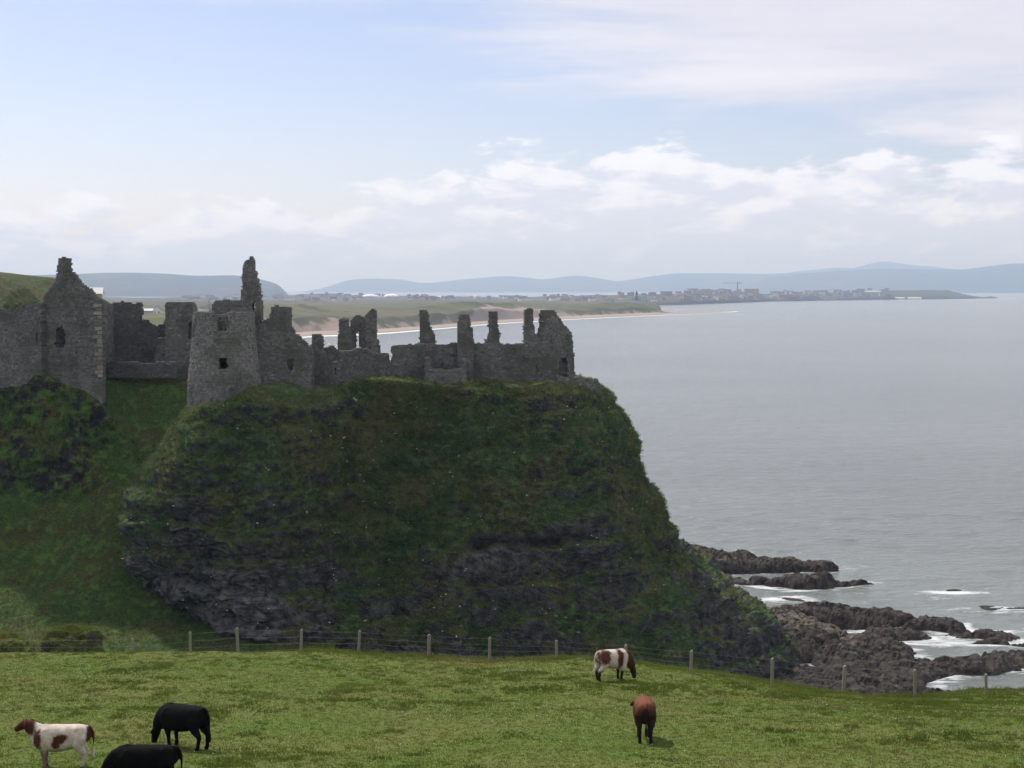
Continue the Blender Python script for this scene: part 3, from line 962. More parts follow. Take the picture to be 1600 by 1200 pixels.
def masonry(name, parent, mapf, poly, holes, thick, seed, course=0.175, length=0.25, tint=0.5, rag=0.10, cell=0.2):
    """a wall of rubble: a mortar core (the part) and its facing stones (a sub-part)"""
    r = np.random.default_rng(seed)
    poly = np.asarray(poly, float)
    u0, u1, z0, z1 = poly[:, 0].min(), poly[:, 0].max(), poly[:, 1].min(), poly[:, 1].max()

    def solid(u, z):
        uu = u + rag * fbm(u / 0.7, z / 0.7, seed * 1.3, 2, seed)
        zz = z + rag * 1.4 * fbm(u / 0.6 + 40, z / 0.6, seed * 0.7, 2, seed + 3)
        s_ = inside(poly, uu, zz)
        for h in holes:
            s_ &= ~inside(h, uu, zz)
        return s_
    # core on a square grid, welded, only its outer faces
    nu, nz_ = int((u1 - u0) / cell) + 2, int((z1 - z0) / cell) + 2
    ug, zg = u0 + cell * (np.arange(nu) - 0.3), z0 + cell * (np.arange(nz_) - 0.3)
    ZC, UC = np.meshgrid(zg + cell / 2, ug + cell / 2, indexing='ij')
    occ = solid(UC, ZC)
    e = np.pad(occ, 1)
    vid, verts, faces = {}, [], []

    def v(i, j, k):
        key = (i, j, k)
        if key not in vid:
            vid[key] = len(verts)
            verts.append((u0 + cell * (j - 0.3), z0 + cell * (i - 0.3), 0.05 if k == 0 else thick - 0.05))
        return vid[key]
    for i, j in zip(*np.nonzero(occ)):
        faces.append((v(i, j, 0), v(i, j + 1, 0), v(i + 1, j + 1, 0), v(i + 1, j, 0)))
        faces.append((v(i, j, 1), v(i + 1, j, 1), v(i + 1, j + 1, 1), v(i, j + 1, 1)))
        if not e[i, j + 1]:
            faces.append((v(i, j, 0), v(i, j, 1), v(i, j + 1, 1), v(i, j + 1, 0)))
        if not e[i + 2, j + 1]:
            faces.append((v(i + 1, j, 0), v(i + 1, j + 1, 0), v(i + 1, j + 1, 1), v(i + 1, j, 1)))
        if not e[i + 1, j]:
            faces.append((v(i, j, 0), v(i + 1, j, 0), v(i + 1, j, 1), v(i, j, 1)))
        if not e[i + 1, j + 2]:
            faces.append((v(i, j + 1, 0), v(i, j + 1, 1), v(i + 1, j + 1, 1), v(i + 1, j + 1, 0)))
    va = np.array(verts)
    W = mapf(va[:, 0], va[:, 1], va[:, 2])
    core = mesh_np(name, W, np.array(faces), np.full(len(faces), 4), M['mortar'], parent)
    # facing stones in rough courses
    SV, ST = [], []
    zz = z0
    while zz < z1:
        h = course * r.uniform(0.65, 1.5)
        uu = u0 - r.uniform(0, length)
        while uu < u1:
            L_ = length * r.uniform(0.5, 1.7)
            SV.append((uu, zz, L_, h))
            uu += L_
        zz += h
    SV = np.array(SV)
    keep = solid(SV[:, 0] + SV[:, 2] / 2, SV[:, 1] + SV[:, 3] / 2)
    SV = SV[keep]
    n = len(SV)
    j = 0.012
    cu = np.stack([SV[:, 0] + j, SV[:, 0] + SV[:, 2] - j, SV[:, 0] + SV[:, 2] - j, SV[:, 0] + j], 1) + r.normal(0, 0.018, (n, 4))
    cz = np.stack([SV[:, 1] + j, SV[:, 1] + j, SV[:, 1] + SV[:, 3] - j, SV[:, 1] + SV[:, 3] - j], 1) + r.normal(0, 0.018, (n, 4))
    df = -np.abs(r.normal(0, 0.042, (n, 1))) + r.normal(0, 0.012, (n, 4))
    db = thick + np.abs(r.normal(0, 0.042, (n, 1))) + r.normal(0, 0.012, (n, 4))
    U = np.concatenate([cu, cu], 1).ravel()
    Z = np.concatenate([cz, cz], 1).ravel()
    D = np.concatenate([df, db], 1).ravel()
    W = mapf(U, Z, D)
    q = (BOXQ[None] + 8 * np.arange(n)[:, None, None]).reshape(-1, 4)
    tn = np.clip(tint - 0.06 + r.normal(0, 0.13, n) + 0.25 * (r.random(n) > 0.94), 0, 1)
    st = mesh_np('stonework', W, q, np.full(len(q), 4), M['stone'], core, {'tint': np.repeat(tn, 8)})
    tag(st, kind='stuff')
    return core


class Plane:
    """a vertical wall plane through plan points A and B, with pixels read onto it"""
    def __init__(self, A, B, origin=(0, 0, 0)):
        self.A = np.array(A, float)
        d = np.array(B, float) - self.A
        self.L = np.hypot(*d)
        self.d = d / self.L
        n = np.array([-self.d[1], self.d[0]])
        if n[1] < 0:
            n = -n
        self.n = n                   # away from the viewer
        self.o = np.array(origin, float)

    def px(self, px, py):
        r_ = ray(px, py)
        mtx = np.array([[r_[0], -self.d[0]], [r_[1], -self.d[1]]])
        tt, u = np.linalg.solve(mtx, self.A)
        return (u, CAMZ + r_[2] * tt)

    def poly(self, pts):
        return [self.px(*p_) for p_ in pts]

    def __call__(self, u, z, d):
        xy = self.A[None] + np.asarray(u)[:, None] * self.d[None] + np.asarray(d)[:, None] * self.n[None]
        return np.c_[xy[:, 0] - self.o[0], xy[:, 1] - self.o[1], np.asarray(z) - self.o[2]]


def rect(x0, y0, x1, y1):
    return [(x0, y1), (x1, y1), (x1, y0), (x0, y0)]


def wall(name, parent, pl, pts, holes=(), thick=0.9, seed=1, **kw):
    return masonry(name, parent, pl, pl.poly(pts), [pl.poly(h) for h in holes], thick, seed, **kw)


def wall_uz(name, parent, A, B, o, z0, z1, thick, seed, **kw):
    pl = Plane(A, B, o)
    L_ = pl.L
    return masonry(name, parent, pl, [(0, z0), (L_, z0), (L_, z1 - 0.3), (L_ * 0.6, z1), (L_ * 0.3, z1 - 0.2), (0, z1)], [], thick, seed, **kw)


def xy(px, Y):
    return (x_at(px, Y), Y)


def box_obj(name, parent, p0, p1, mat, jit=0.02, rnd=random):
    c_ = np.array([(p0[0], p0[1], p0[2]), (p1[0], p0[1], p0[2]), (p1[0], p0[1], p1[2]), (p0[0], p0[1], p1[2]),
                   (p0[0], p1[1], p0[2]), (p1[0], p1[1], p0[2]), (p1[0], p1[1], p1[2]), (p0[0], p1[1], p1[2])], float)
    c_ += np.array([[rnd.uniform(-jit, jit) for _ in range(3)] for _ in range(8)])
    return mesh_np(name, c_, BOXQ, np.full(6, 4), mat, parent)


# gabled gatehouse
YG = 177.0
g0 = (x_at(110, YG), YG, 32.0)
gate = tag(empty('gatehouse', g0), 'gabled stone gatehouse with a square chimney on its peak and pale corner stones', 'building')
pg = Plane(xy(66, YG), xy(161, YG), g0)
wall('gable_wall', gate, pg, [(63, 600), (66, 472), (70, 462), (78, 452), (86, 441), (89, 430), (90, 419), (107, 419), (109, 423), (117, 430), (124, 441), (132, 447), (141, 453), (152, 466), (161, 471), (161.5, 596), (120, 598)],
     [[(86, 544), (86, 520), (89, 512), (94, 509), (99, 512), (102, 520), (102, 536), (99, 544)]], 1.0, 11, tint=0.42, rag=0.06)
wall('chimney', gate, Plane(xy(90, YG - 0.1), xy(107, YG - 0.1), g0), [(89.5, 424), (90.5, 404), (97, 402), (106.5, 404), (107.5, 424)], (), 1.25, 12, tint=0.45, rag=0.04)
wall('plinth', gate, Plane(xy(97, YG - 0.35), xy(161, YG - 0.35), g0), [(96, 592), (160.5, 591), (160, 632), (118, 634), (106, 622), (98, 606)], (), 1.2, 13, tint=0.66, rag=0.08)
xr_ = x_at(161, YG)
xl_ = x_at(66, YG)
wall_uz('side_wall', gate, (xr_ - 0.95, YG + 1.0), (xr_ - 0.9, YG + 9.0), g0, 32.5, z_at(474, YG + 2), 0.9, 14, tint=0.4, course=0.30, length=0.48)
wall_uz('side_wall', gate, (xl_ + 0.95, YG + 1.0), (xl_ + 0.9, YG + 9.0), g0, 32.5, z_at(478, YG + 2), 0.9, 15, tint=0.4, course=0.30, length=0.48)
wall('back_wall', gate, Plane(xy(68, YG + 9), xy(150, YG + 9), g0), [(72, 585), (74, 480), (152, 480), (153, 585)], (), 0.9, 16, tint=0.4, course=0.30, length=0.48)
zq = z_at(590, YG)
k = 0
rq = random.Random(3)
while zq < z_at(476, YG):
    h = rq.uniform(0.40, 0.56)
    wq = rq.uniform(0.62, 0.95) if k % 2 else rq.uniform(0.3, 0.5)
    q = box_obj('quoin_stone', gate, (xr_ - wq - g0[0], YG - 0.16 - g0[1], zq - g0[2] + 0.035), (xr_ + 0.14 - g0[0], YG + (0.5 if k % 2 else 0.8) - g0[1], zq + h - g0[2] - 0.035), M['quoin'], 0.05, rq)
    zq += h
    k += 1

# curtain wall left of the gatehouse
YC = 176.0
c0 = (x_at(20, YC), YC, 32.0)
cw = tag(empty('curtain_wall', c0), 'ragged dark curtain wall running off the left edge beside the gatehouse', 'wall')
wall('wall', cw, Plane(xy(-70, YC + 1.5), xy(64, YC), c0), [(-70, 615), (-70, 470), (-30, 474), (-8, 476), (4, 486), (12, 488), (22, 487), (28, 479), (38, 475), (50, 477), (58, 474), (64, 476), (64.5, 598), (40, 602), (34, 612), (20, 604), (0, 606)],
     [rect(55.5, 521, 59.5, 535)], 1.1, 21, tint=0.42)

# wall between gatehouse and turret, with a low dark wall at its foot
YI = 189.0
i0 = (x_at(215, YI), YI, 34.0)
iw = tag(empty('courtyard_wall', i0), 'dark courtyard wall between gatehouse and square turret, broken down at its right end', 'wall')
wall('wall', iw, Plane(xy(160, YI - 2), xy(262, YI), i0), [(158, 592), (160, 470), (172, 474), (190, 471), (208, 474), (222, 473), (224, 486), (223, 498), (230, 500), (236, 506), (246, 510), (258, 503), (264, 500), (264, 592)], [], 1.0, 22, tint=0.28)
fwl = tag(empty('low_wall', (x_at(218, 182), 182, 34)), 'long low dark wall on the grass between gatehouse and round tower', 'wall')
wall('wall', fwl, Plane(xy(163, 182), xy(274, 182), (x_at(218, 182), 182, 34)), [(163, 590), (163, 567), (200, 566), (240, 567), (274, 566), (274, 590)], [], 0.8, 23, tint=0.22, rag=0.05)
rp = tag(empty('masonry_stump', (x_at(252, 186), 186, 34)), 'pale stub of masonry standing against the square turret', 'ruin')
wall('stump', rp, Plane(xy(243, 186), xy(263, 186), (x_at(252, 186), 186, 34)), [(242, 572), (243, 534), (247, 528), (255, 526), (262, 527), (263, 572)], [], 1.4, 24, tint=0.72)

# square turret behind the round tower
YT = 184.6
t0 = (x_at(281, YT), YT, 34.0)
tu = tag(empty('square_turret', t0), 'square flat-topped turret just left of the round tower', 'tower')
wall('front_wall', tu, Plane(xy(259, YT), xy(302, YT), t0), [(258, 590), (259, 505), (258.5, 474), (263, 472), (280, 473), (298, 472), (302, 474), (302, 590), (280, 592)], [[(294, 530), (294, 505), (300, 503), (300, 530)]], 0.8, 31, tint=0.48)
wall('back_wall', tu, Plane(xy(260, YT + 3.4), xy(302, YT + 3.4), t0), [(260, 588), (260, 474), (301, 474), (301, 588)], [], 0.8, 32, tint=0.45, course=0.30, length=0.48)
xa, xb = x_at(259, YT), x_at(302, YT)
wall_uz('side_wall', tu, (xa + 0.75, YT + 0.8), (xa + 0.75, YT + 3.4), t0, 33, z_at(474, YT + 1), 0.7, 33, tint=0.45, course=0.30, length=0.48)
wall_uz('side_wall', tu, (xb - 0.05, YT + 0.8), (xb - 0.05, YT + 3.4), t0, 33, z_at(474, YT + 1), 0.7, 34, tint=0.45, course=0.30, length=0.48)

# round tower
YR = 160.4
RC = (x_at(352, YR), YR)
r0 = (RC[0], RC[1], 31.0)
tw = tag(empty('round_tower', r0), 'big round stone tower with a tall tapering spike of wall on top', 'tower')
ZT = z_at(488, YR - 3.4)


def tower_map(u, z, d):
    u, z, d = np.asarray(u), np.asarray(z), np.asarray(d)
    rad = 3.28 + 0.42 * sstep(40.6, 34.5, z) + 0.025 * (42 - z)
    th = u / 3.5
    return np.c_[(rad - d) * np.sin(th), -(rad - d) * np.cos(th), z - r0[2]]


def tu_(px):
    return 3.5 * math.asin(max(-1, min(1, (px - 352) / 48.5)))


def tz(py):
    return z_at(py, YR - 3.0)


full = 3.5 * math.pi
top = [(full, tz(497)), (3.5 * 2.2, tz(492)), (tu_(400), tz(490)), (tu_(385), tz(488)), (tu_(372), tz(487)), (tu_(362), tz(492)), (tu_(350), tz(491)), (tu_(336), tz(488)), (tu_(320), tz(490)), (tu_(306), tz(487)), (-3.5 * 2.0, tz(489)), (-full, tz(495))]
masonry('tower_wall', tw, tower_map, [(-full, 29.0), (full, 29.0)] + top,
        [[(tu_(351), tz(518)), (tu_(369), tz(519)), (tu_(369), tz(503)), (tu_(364), tz(494)), (tu_(355), tz(495)), (tu_(351), tz(505))],
         [(tu_(352.5), tz(577)), (tu_(366), tz(577)), (tu_(366), tz(563)), (tu_(362), tz(558)), (tu_(355), tz(559)), (tu_(352.5), tz(564))],
         [(tu_(307), tz(528)), (tu_(311.5), tz(528)), (tu_(311.5), tz(507)), (tu_(307), tz(507))]], 1.0, 41, tint=0.62)
fl = bpy.data.meshes.new('floor')
ang = np.linspace(0, 2 * math.pi, 24, endpoint=False)
mesh_np('floor', np.c_[2.6 * np.cos(ang), 2.6 * np.sin(ang), np.full(24, tz(530) - r0[2])], np.arange(24), [24], M['mortar'], tw)
psp = Plane(xy(332, YR + 2.0), xy(407, YR + 2.0), r0)
wall('stair_spike', tw, psp, [(332, 520), (332, 474), (338, 470), (352, 469), (366, 470), (374, 470), (377, 462), (378, 440), (380, 418), (382, 408), (388, 405), (391, 401), (393.5, 403), (396, 418), (400, 434), (402, 442), (405, 456), (406.5, 470), (407, 498), (407, 560), (380, 560)],
     [rect(394, 471, 398.5, 488)], 1.5, 42, tint=0.50, rag=0.035)

# broken wall right of the tower
YW = 162.5
w0 = (x_at(445, YW), YW, 33.0)
bw = tag(empty('broken_wall', w0), 'tall broken wall right of the round tower, its flat top stepping down to the right', 'wall')
wall('wall', bw, Plane(xy(400, YW), xy(487, YW + 1.5), w0), [(398, 635), (399, 502), (408, 505), (414, 501), (422, 498), (424, 481), (430, 478), (440, 481), (455, 479), (456, 500), (456.5, 512), (464, 521), (472, 529), (480, 537), (486, 543), (487, 635), (470, 640), (430, 625)],
     [[(448, 572), (448, 562), (453, 558), (460, 560), (461, 574), (458, 583), (452, 583)]], 1.1, 51, tint=0.46)
xw = x_at(487, YW + 1.5)
wall_uz('return_wall', bw, (xw - 0.1, YW + 2.8), (xw - 0.1, YW + 7.5), w0, 33, z_at(548, YW + 2), 0.9, 52, tint=0.4, course=0.30, length=0.48)
wall('rear_wall', bw, Plane(xy(404, YW + 6.5), xy(484, YW + 7.5), w0), [(404, 610), (406, 545), (440, 540), (478, 550), (482, 610)], [], 0.9, 53, tint=0.35, course=0.30, length=0.48)

# the long manor house
YM = 171.5
m0 = (x_at(700, YM), YM, 34.0)
mh = tag(empty('manor_house', m0), 'long roofless manor house ruin with a row of tall chimney stacks above the cliff', 'building')
wall('front_wall', mh, Plane(xy(484, YM - 4), xy(612, YM), m0), [(484, 612), (485.5, 542), (503, 542), (512, 544), (520, 541), (531, 548), (551, 549), (560, 544), (573, 546), (594, 553), (606, 556), (609, 569), (612, 569), (612, 606), (560, 606), (520, 608)],
     [[(522, 585), (522, 574), (526, 572), (527, 585)], [(566, 598), (566, 588), (571, 588), (574, 597)]], 0.9, 61, tint=0.34)
wall('front_wall', mh, Plane(xy(610, YM), xy(872, YM + 1.5), m0), [(609, 612), (610, 566), (614, 556), (612, 541), (630, 539), (648, 539), (660, 537), (690, 539), (716, 536), (741, 537), (757, 537), (781, 537), (800, 539), (820, 536), (846, 534), (858, 536), (871, 546), (872, 612), (740, 614), (640, 612)],
     [[(835, 585), (836, 572), (839, 569), (842, 575), (841, 585)], [(778, 601), (778, 594), (781, 594), (781, 601)], [(680, 597), (680, 574), (686, 566), (694, 565), (700, 571), (700, 597)]], 1.0, 62, tint=0.40)
pc = Plane(xy(480, YM - 4.0), xy(510, YM - 4.0), m0)
wall('pillar', mh, pc, [(486, 610), (486.5, 526), (490, 522), (500, 522), (503, 528), (504, 545), (510, 556), (510, 610)], [], 1.1, 63, tint=0.42, rag=0.05)
pc = Plane(xy(520, YM + 3), xy(620, YM + 3), m0)
wall('chimney_stack', mh, pc, [(526, 570), (528, 540), (530, 515), (531, 500), (537, 496), (543, 499), (545, 515), (547, 528), (551, 546), (552, 570)], [], 1.3, 64, tint=0.45, rag=0.07)
pc = Plane(xy(520, YM + 6), xy(620, YM + 6), m0)
wall('cross_wall', mh, pc, [(546, 570), (547, 520), (548, 500), (553, 494), (562, 493), (569, 497), (573, 510), (574, 570)], [[(556, 545), (556, 520), (561, 518), (562, 545)]], 1.0, 65, tint=0.40, rag=0.09)
pc = Plane(xy(520, YM + 2), xy(620, YM + 2), m0)
wall('chimney_stack', mh, pc, [(570, 570), (573, 520), (571, 505), (572, 491), (576, 488), (580, 482), (586, 485), (586.5, 500), (587, 530), (591, 532), (592, 545), (594, 570)], [], 1.3, 66, tint=0.46, rag=0.07)
wall('rubble_stub', mh, pc, [(592, 575), (594, 553), (600, 552), (606, 556), (608, 575)], [], 1.0, 67, tint=0.4, rag=0.12)
pb_ = Plane(xy(600, YM + 8), xy(900, YM + 9), m0)
wall('back_wall', mh, pb_, [(614, 600), (614, 541), (640, 541), (760, 540), (830, 540), (862, 545), (862, 600)], [], 0.9, 68, tint=0.38, course=0.30, length=0.48)
wall('chimney_stack', mh, Plane(xy(600, YM + 1.2), xy(900, YM + 2.2), m0), [(646, 545), (648, 538), (656, 535), (656, 510), (656, 485), (661, 484), (668, 485), (670, 500), (672, 509), (676, 517), (679, 524), (680, 538), (681, 545)], [], 1.2, 69, tint=0.50, rag=0.05)
wall('chimney_stack', mh, Plane(xy(700, YM - 0.35), xy(760, YM - 0.1), m0), [(716, 610), (716, 560), (715.5, 504), (718, 503), (718, 493), (726, 491), (734, 493), (735, 511), (739, 514), (740, 536), (740, 610)], [], 1.5, 70, tint=0.46, rag=0.05)
wall('chimney_stack', mh, Plane(xy(700, YM + 1.4), xy(800, YM + 1.8), m0), [(757, 548), (758, 531), (763, 527), (764, 505), (764, 488), (771, 487), (778, 488), (779, 516), (780.5, 520), (780, 536), (781, 548)], [], 1.2, 71, tint=0.50, rag=0.05)
wall('chimney_stack', mh, Plane(xy(800, YM + 2.0), xy(870, YM + 2.6), m0), [(818, 550), (819, 534), (820, 505), (821, 484), (827, 481), (832, 482), (834, 506), (836, 520), (841, 526), (846, 531), (848, 550)], [], 1.2, 72, tint=0.50, rag=0.06)
wall('gable_end', mh, Plane(xy(846, YM + 2.2), xy(899, YM + 5.2), m0), [(846, 600), (847, 531), (850, 519), (852, 500), (854, 486), (860, 485), (867, 486), (871, 493), (876, 500), (882, 508), (888, 513), (894, 525), (896, 552), (898, 588), (898.5, 600)],
     [[(872, 590), (872, 566), (876, 559), (884, 558), (887, 563), (888, 590)], rect(885, 522, 888, 531)], 1.2, 73, tint=0.46, rag=0.06)
# projecting bay
pby = Plane(xy(664, YM - 2.2), xy(730, YM - 2.2), m0)
wall('bay_front', mh, pby, [(665, 612), (665, 560), (669, 558), (672, 575), (682, 578), (700, 578), (722, 577), (724, 560), (728, 559), (728.5, 612), (700, 614)], [[(714, 608), (714, 600), (718, 600), (718, 608)]], 0.6, 74, tint=0.55, rag=0.05)
xa, xb = x_at(665, YM - 2.2), x_at(728, YM - 2.2)
wall_uz('bay_side', mh, (xa + 0.62, YM - 1.55), (xa + 0.62, YM - 0.06), m0, 33.2, z_at(560, YM - 1), 0.6, 75, tint=0.5, rag=0.03)
wall_uz('bay_side', mh, (xb - 0.02, YM - 1.55), (xb - 0.02, YM - 0.06), m0, 33.2, z_at(560, YM - 1), 0.6, 76, tint=0.5, rag=0.03)
wall('inner_wall', mh, Plane(xy(846, YM + 9), xy(893, YM + 9.5), m0), [(846, 598), (846, 548), (870, 542), (892, 546), (893, 598)], [], 0.8, 78, tint=0.3, course=0.30, length=0.48)
# low wall out on the cliff edge
lw = tag(empty('low_wall', (x_at(905, 171.5), 171.5, 34)), 'low crumbled wall on the cliff edge beyond the manor gable', 'wall')
wall('wall', lw, Plane(xy(870, 170.5), xy(937, 172), (x_at(905, 171.5), 171.5, 34)), [(869, 615), (871, 588), (880, 589), (890, 592), (897, 590), (907, 591), (914, 594), (926, 593), (930, 595), (934, 592), (937, 600), (939, 618)], [], 0.9, 77, tint=0.58, rag=0.10)

# ------------------------------------------------------------------ town on the far shore
def house_mesh(w_, d_, h, rh, wall_m, roof_m):
    x, y = w_ / 2, d_ / 2
    v = np.array([(-x, -y, -4), (x, -y, -4), (x, y, -4), (-x, y, -4), (-x, -y, h), (x, -y, h), (x, y, h), (-x, y, h), (-x, 0, h + rh), (x, 0, h + rh)], float)
    e = 0.35
    rv = np.array([(-x - e, -y - e, h - 0.15), (x + e, -y - e, h - 0.15), (x + e, 0, h + rh + 0.2), (-x - e, 0, h + rh + 0.2), (x + e, y + e, h - 0.15), (-x - e, y + e, h - 0.15)])
    loops = [0, 1, 5, 4, 1, 2, 6, 9, 5, 2, 3, 7, 6, 3, 0, 4, 8, 7] + [10, 11, 12, 13, 13, 12, 14, 15]
    return v, rv, loops


hcache = {}


def house(name, px, Y, zf, size, wm, rm, label, group, rot):
    key = (size, wm, rm)
    if key not in hcache:
        v, rv, loops = house_mesh(*size, None, None)
        # windows on both long sides, slightly proud of the wall
        o = mesh_np(name, np.concatenate([v, rv]), loops, [4, 5, 4, 5, 4, 4], [M[wm], M[rm]], None, None, False, [0, 0, 0, 0, 1, 1])
        hcache[key] = o.data
    else:
        o = bpy.data.objects.new(name, hcache[key])
        COL.objects.link(o)
    o.location = (x_at(px, Y), Y, zf(px, Y))
    o.rotation_euler = (0, 0, rot)
    tag(o, label, 'house', group)
    return o


rh = random.Random(5)
hue = {'render_white': 'white', 'render_cream': 'cream', 'render_grey': 'grey', 'render_pink': 'pinkish'}
walls_ = ['render_white', 'render_white', 'render_cream', 'render_grey', 'render_grey', 'render_pink', 'render_grey']
roofs_ = ['slate', 'slate', 'rooftile', 'slate']
sizes_ = [(11, 8, 5.0, 3.2), (15, 9, 5.5, 3.5), (20, 9, 5.5, 3.2), (9, 8, 6.5, 3.4)]
# along the low shore behind the dunes
for i in range(150):
    px = rh.choice([rh.uniform(455, 640), rh.uniform(640, 1036), rh.uniform(290, 455), rh.uniform(850, 1036)])
    if 566 < px < 630:
        px += 70
    Y = rh.uniform(3700, 5250)
    zf = coast_z if px < 960 else pen_z
    if px >= 960:
        Y = rh.uniform(4250, 4600)
    wm_, rm_ = rh.choice(walls_), rh.choice(roofs_)
    zone = 'left of the white domed building' if px < 570 else 'between the white domed building and the bare sand dune' if px < 760 else 'behind the grassy dunes towards the church'
    kind_ = hue[wm_] + (' dark-roofed' if rm_ == 'slate' else ' brown-roofed')
    house('house', px, Y, zf, rh.choice(sizes_), wm_, rm_, 'tiny ' + kind_ + ' house, ' + zone, 'houses of the town behind the dunes', rh.uniform(-0.6, 0.6))
# on the peninsula
psz = [(13, 9, 8.5, 3.5), (24, 10, 9.5, 3.2), (36, 10, 9.0, 3.0), (18, 12, 11, 3.5)]
for i in range(130):
    px = rh.uniform(1036, 1385) if rh.random() < 0.8 else rh.uniform(1036, 1180)
    ya = pen_profile(px)[0]
    Y = rh.uniform(ya[2] + 40, ya[4] + 60)
    wm_, rm_ = rh.choice(['render_white', 'render_cream', 'render_grey', 'render_grey', 'render_pink', 'render_cream']), rh.choice(roofs_)
    zone = 'left of the crane' if px < 1150 else 'between the crane and the seafront terraces' if px < 1215 else 'among the seafront terraces' if px < 1330 else 'near the bare green end'
    kind_ = hue[wm_] + (' dark-roofed' if rm_ == 'slate' else ' brown-roofed')
    house('house', px, Y, pen_z, rh.choice(psz), wm_, rm_, 'tiny ' + kind_ + ' peninsula house, ' + zone, 'houses of the town on the peninsula', rh.uniform(-0.4, 0.4))


def special(name, px, Y, zf, size, wm, rm, label, cat='building', rot=0.0):
    o = house(name, px, Y, zf, size, wm, rm, label, None, rot)
    tag(o, cat=cat)
    return o


def windows_on(o, size, nx_, nz_, ww=1.6, wh=2.0):
    """window panes as parts of a far building"""
    w_, d_, h, rr = size
    me = None
    for a in range(nx_):
        for b_ in range(nz_):
            x_ = -w_ / 2 + (a + 0.5) * w_ / nx_
            z_ = h * (b_ + 0.55) / nz_
            if me is None:
                q = box_obj('window', o, (-ww / 2, -0.1, -wh / 2), (ww / 2, 0.15, wh / 2), M['glass'], 0.0)
                me = q.data
            else:
                q = bpy.data.objects.new('window', me)
                COL.objects.link(q)
                q.parent = o
            q.location = (x_, -d_ / 2, z_)


sz = (54, 14, 15, 3)
o = special('apartment_block', 1172, 5650, pen_z, sz, 'render_ochre', 'rooftile', 'long ochre block with a brown roof beside the crane on the peninsula')
windows_on(o, sz, 9, 4)
sz = (46, 14, 15, 3)
o = special('hotel', 1100, 4850, pen_z, sz, 'render_cream', 'slate', 'pale four-storey block left of the crane on the peninsula')
windows_on(o, sz, 8, 4)
sz = (60, 16, 7, 4)
special('long_shed', 1425, 6640, pen_z, sz, 'render_white', 'roof_pale', 'long white shed on the bare green end of the peninsula')
special('shore_building', 1402, 6580, pen_z, (44, 14, 5, 3), 'render_white', 'roof_pale', 'low white building at the water, left of the long white shed')
special('pale_terrace', 1360, 6600, pen_z, (70, 12, 9, 3), 'render_cream', 'roof_pale', 'long cream terrace near the right end of the town')
sz = (24, 11, 13, 5)
o = special('guest_house', 1335, 6350, pen_z, (18, 12, 17, 4), 'render_cream', 'slate', 'tall narrow cream house standing alone among the peninsula terraces')
for k, px in enumerate((1232, 1262, 1292, 1316)):
    sz = (62, 11, 12, 3.5)
    o = special('terrace', px, 5750 + k * 120, pen_z, sz, ['render_pink', 'render_grey', 'render_cream', 'render_grey'][k], 'slate',
                ['dusty pink terrace, first of the four long seafront terraces', 'grey terrace, second of the four long seafront terraces', 'cream terrace, third of the four long seafront terraces', 'grey terrace, last of the four long seafront terraces'][k])
    windows_on(o, sz, 10, 3)
# white house low down behind the courtyard wall
o = special('white_farmhouse', 250, 1250, coast_z, (7.5, 6.5, 3.8, 3.4), 'render_white', 'slate', 'white gabled farmhouse seen in the gap beside the square turret', 'house', math.pi / 2)
windows_on(o, (6.5, 7.5, 3.8, 3), 2, 1, 0.9, 1.1)
for q in o.children:
    q.location = (3.75 * 1.0, q.location[0], q.location[2])
    q.rotation_euler = (0, 0, math.pi / 2)
for q in list(o.children):
    q.location[0] = -3.75
special('farm_shed', 232, 1330, coast_z, (16, 7, 2.6, 1.6), 'render_grey', 'roof_pale', 'low grey shed left of the white gabled farmhouse', 'shed')
special('farm_cottage', 322, 1500, coast_z, (9, 6, 3, 2.4), 'render_white', 'slate', 'white cottage just above the parapet of the round tower', 'house', 0.3)
b_ = house('hill_cottage', 150, 318, lambda a, c_: 41.6, (3.6, 3.4, 2.6, 1.0), 'render_cream', 'roof_pale', 'small pale-roofed cottage peeping out behind the gatehouse gable', None, 0.2)

# white domed leisure building
dm = empty('leisure_dome', (x_at(597, 4400), 4400, coast_z(597, 4400) + 2))
tag(dm, 'white building with two shallow domes and a mast behind the dunes', 'building')


def dome(name, parent, cx_, rx, ry, h, z0, mat):
    a = np.linspace(0, math.pi / 2, 9)
    b_ = np.linspace(0, 2 * math.pi, 24, endpoint=False)
    P = np.stack([cx_ + rx * np.cos(a)[:, None] * np.cos(b_)[None], ry * np.cos(a)[:, None] * np.sin(b_)[None], z0 + h * np.sin(a)[:, None] * np.ones(24)[None]], -1)
    return grid_obj(name, P, mat, wrap=True, parent=parent)


box_obj('hall', dm, (-44, -10, -8), (44, 10, 3.0), M['canvas'], 0)
dome('roof_dome', dm, -32, 26, 14, 7, 3.2, M['canvas'])
dome('roof_dome', dm, 30, 22, 14, 8, 3.2, M['canvas'])
box_obj('roof_slab', dm, (-26, -11.5, 1.0), (22, 11, 4.2), M['canvas'], 0)
box_obj('mast', dm, (-1.0, -0.8, 4), (1.0, 0.8, 15), M['canvas'], 0)
o = special('marquee', 690, 4200, coast_z, (20, 12, 5, 4.5), 'canvas', 'canvas', 'bright white shed roof standing alone behind the dark dune hummock')
o = special('white_gable_house', 742, 4200, coast_z, (8, 9, 7, 6), 'canvas', 'canvas', 'tiny bright white gable right of the white shed roof')
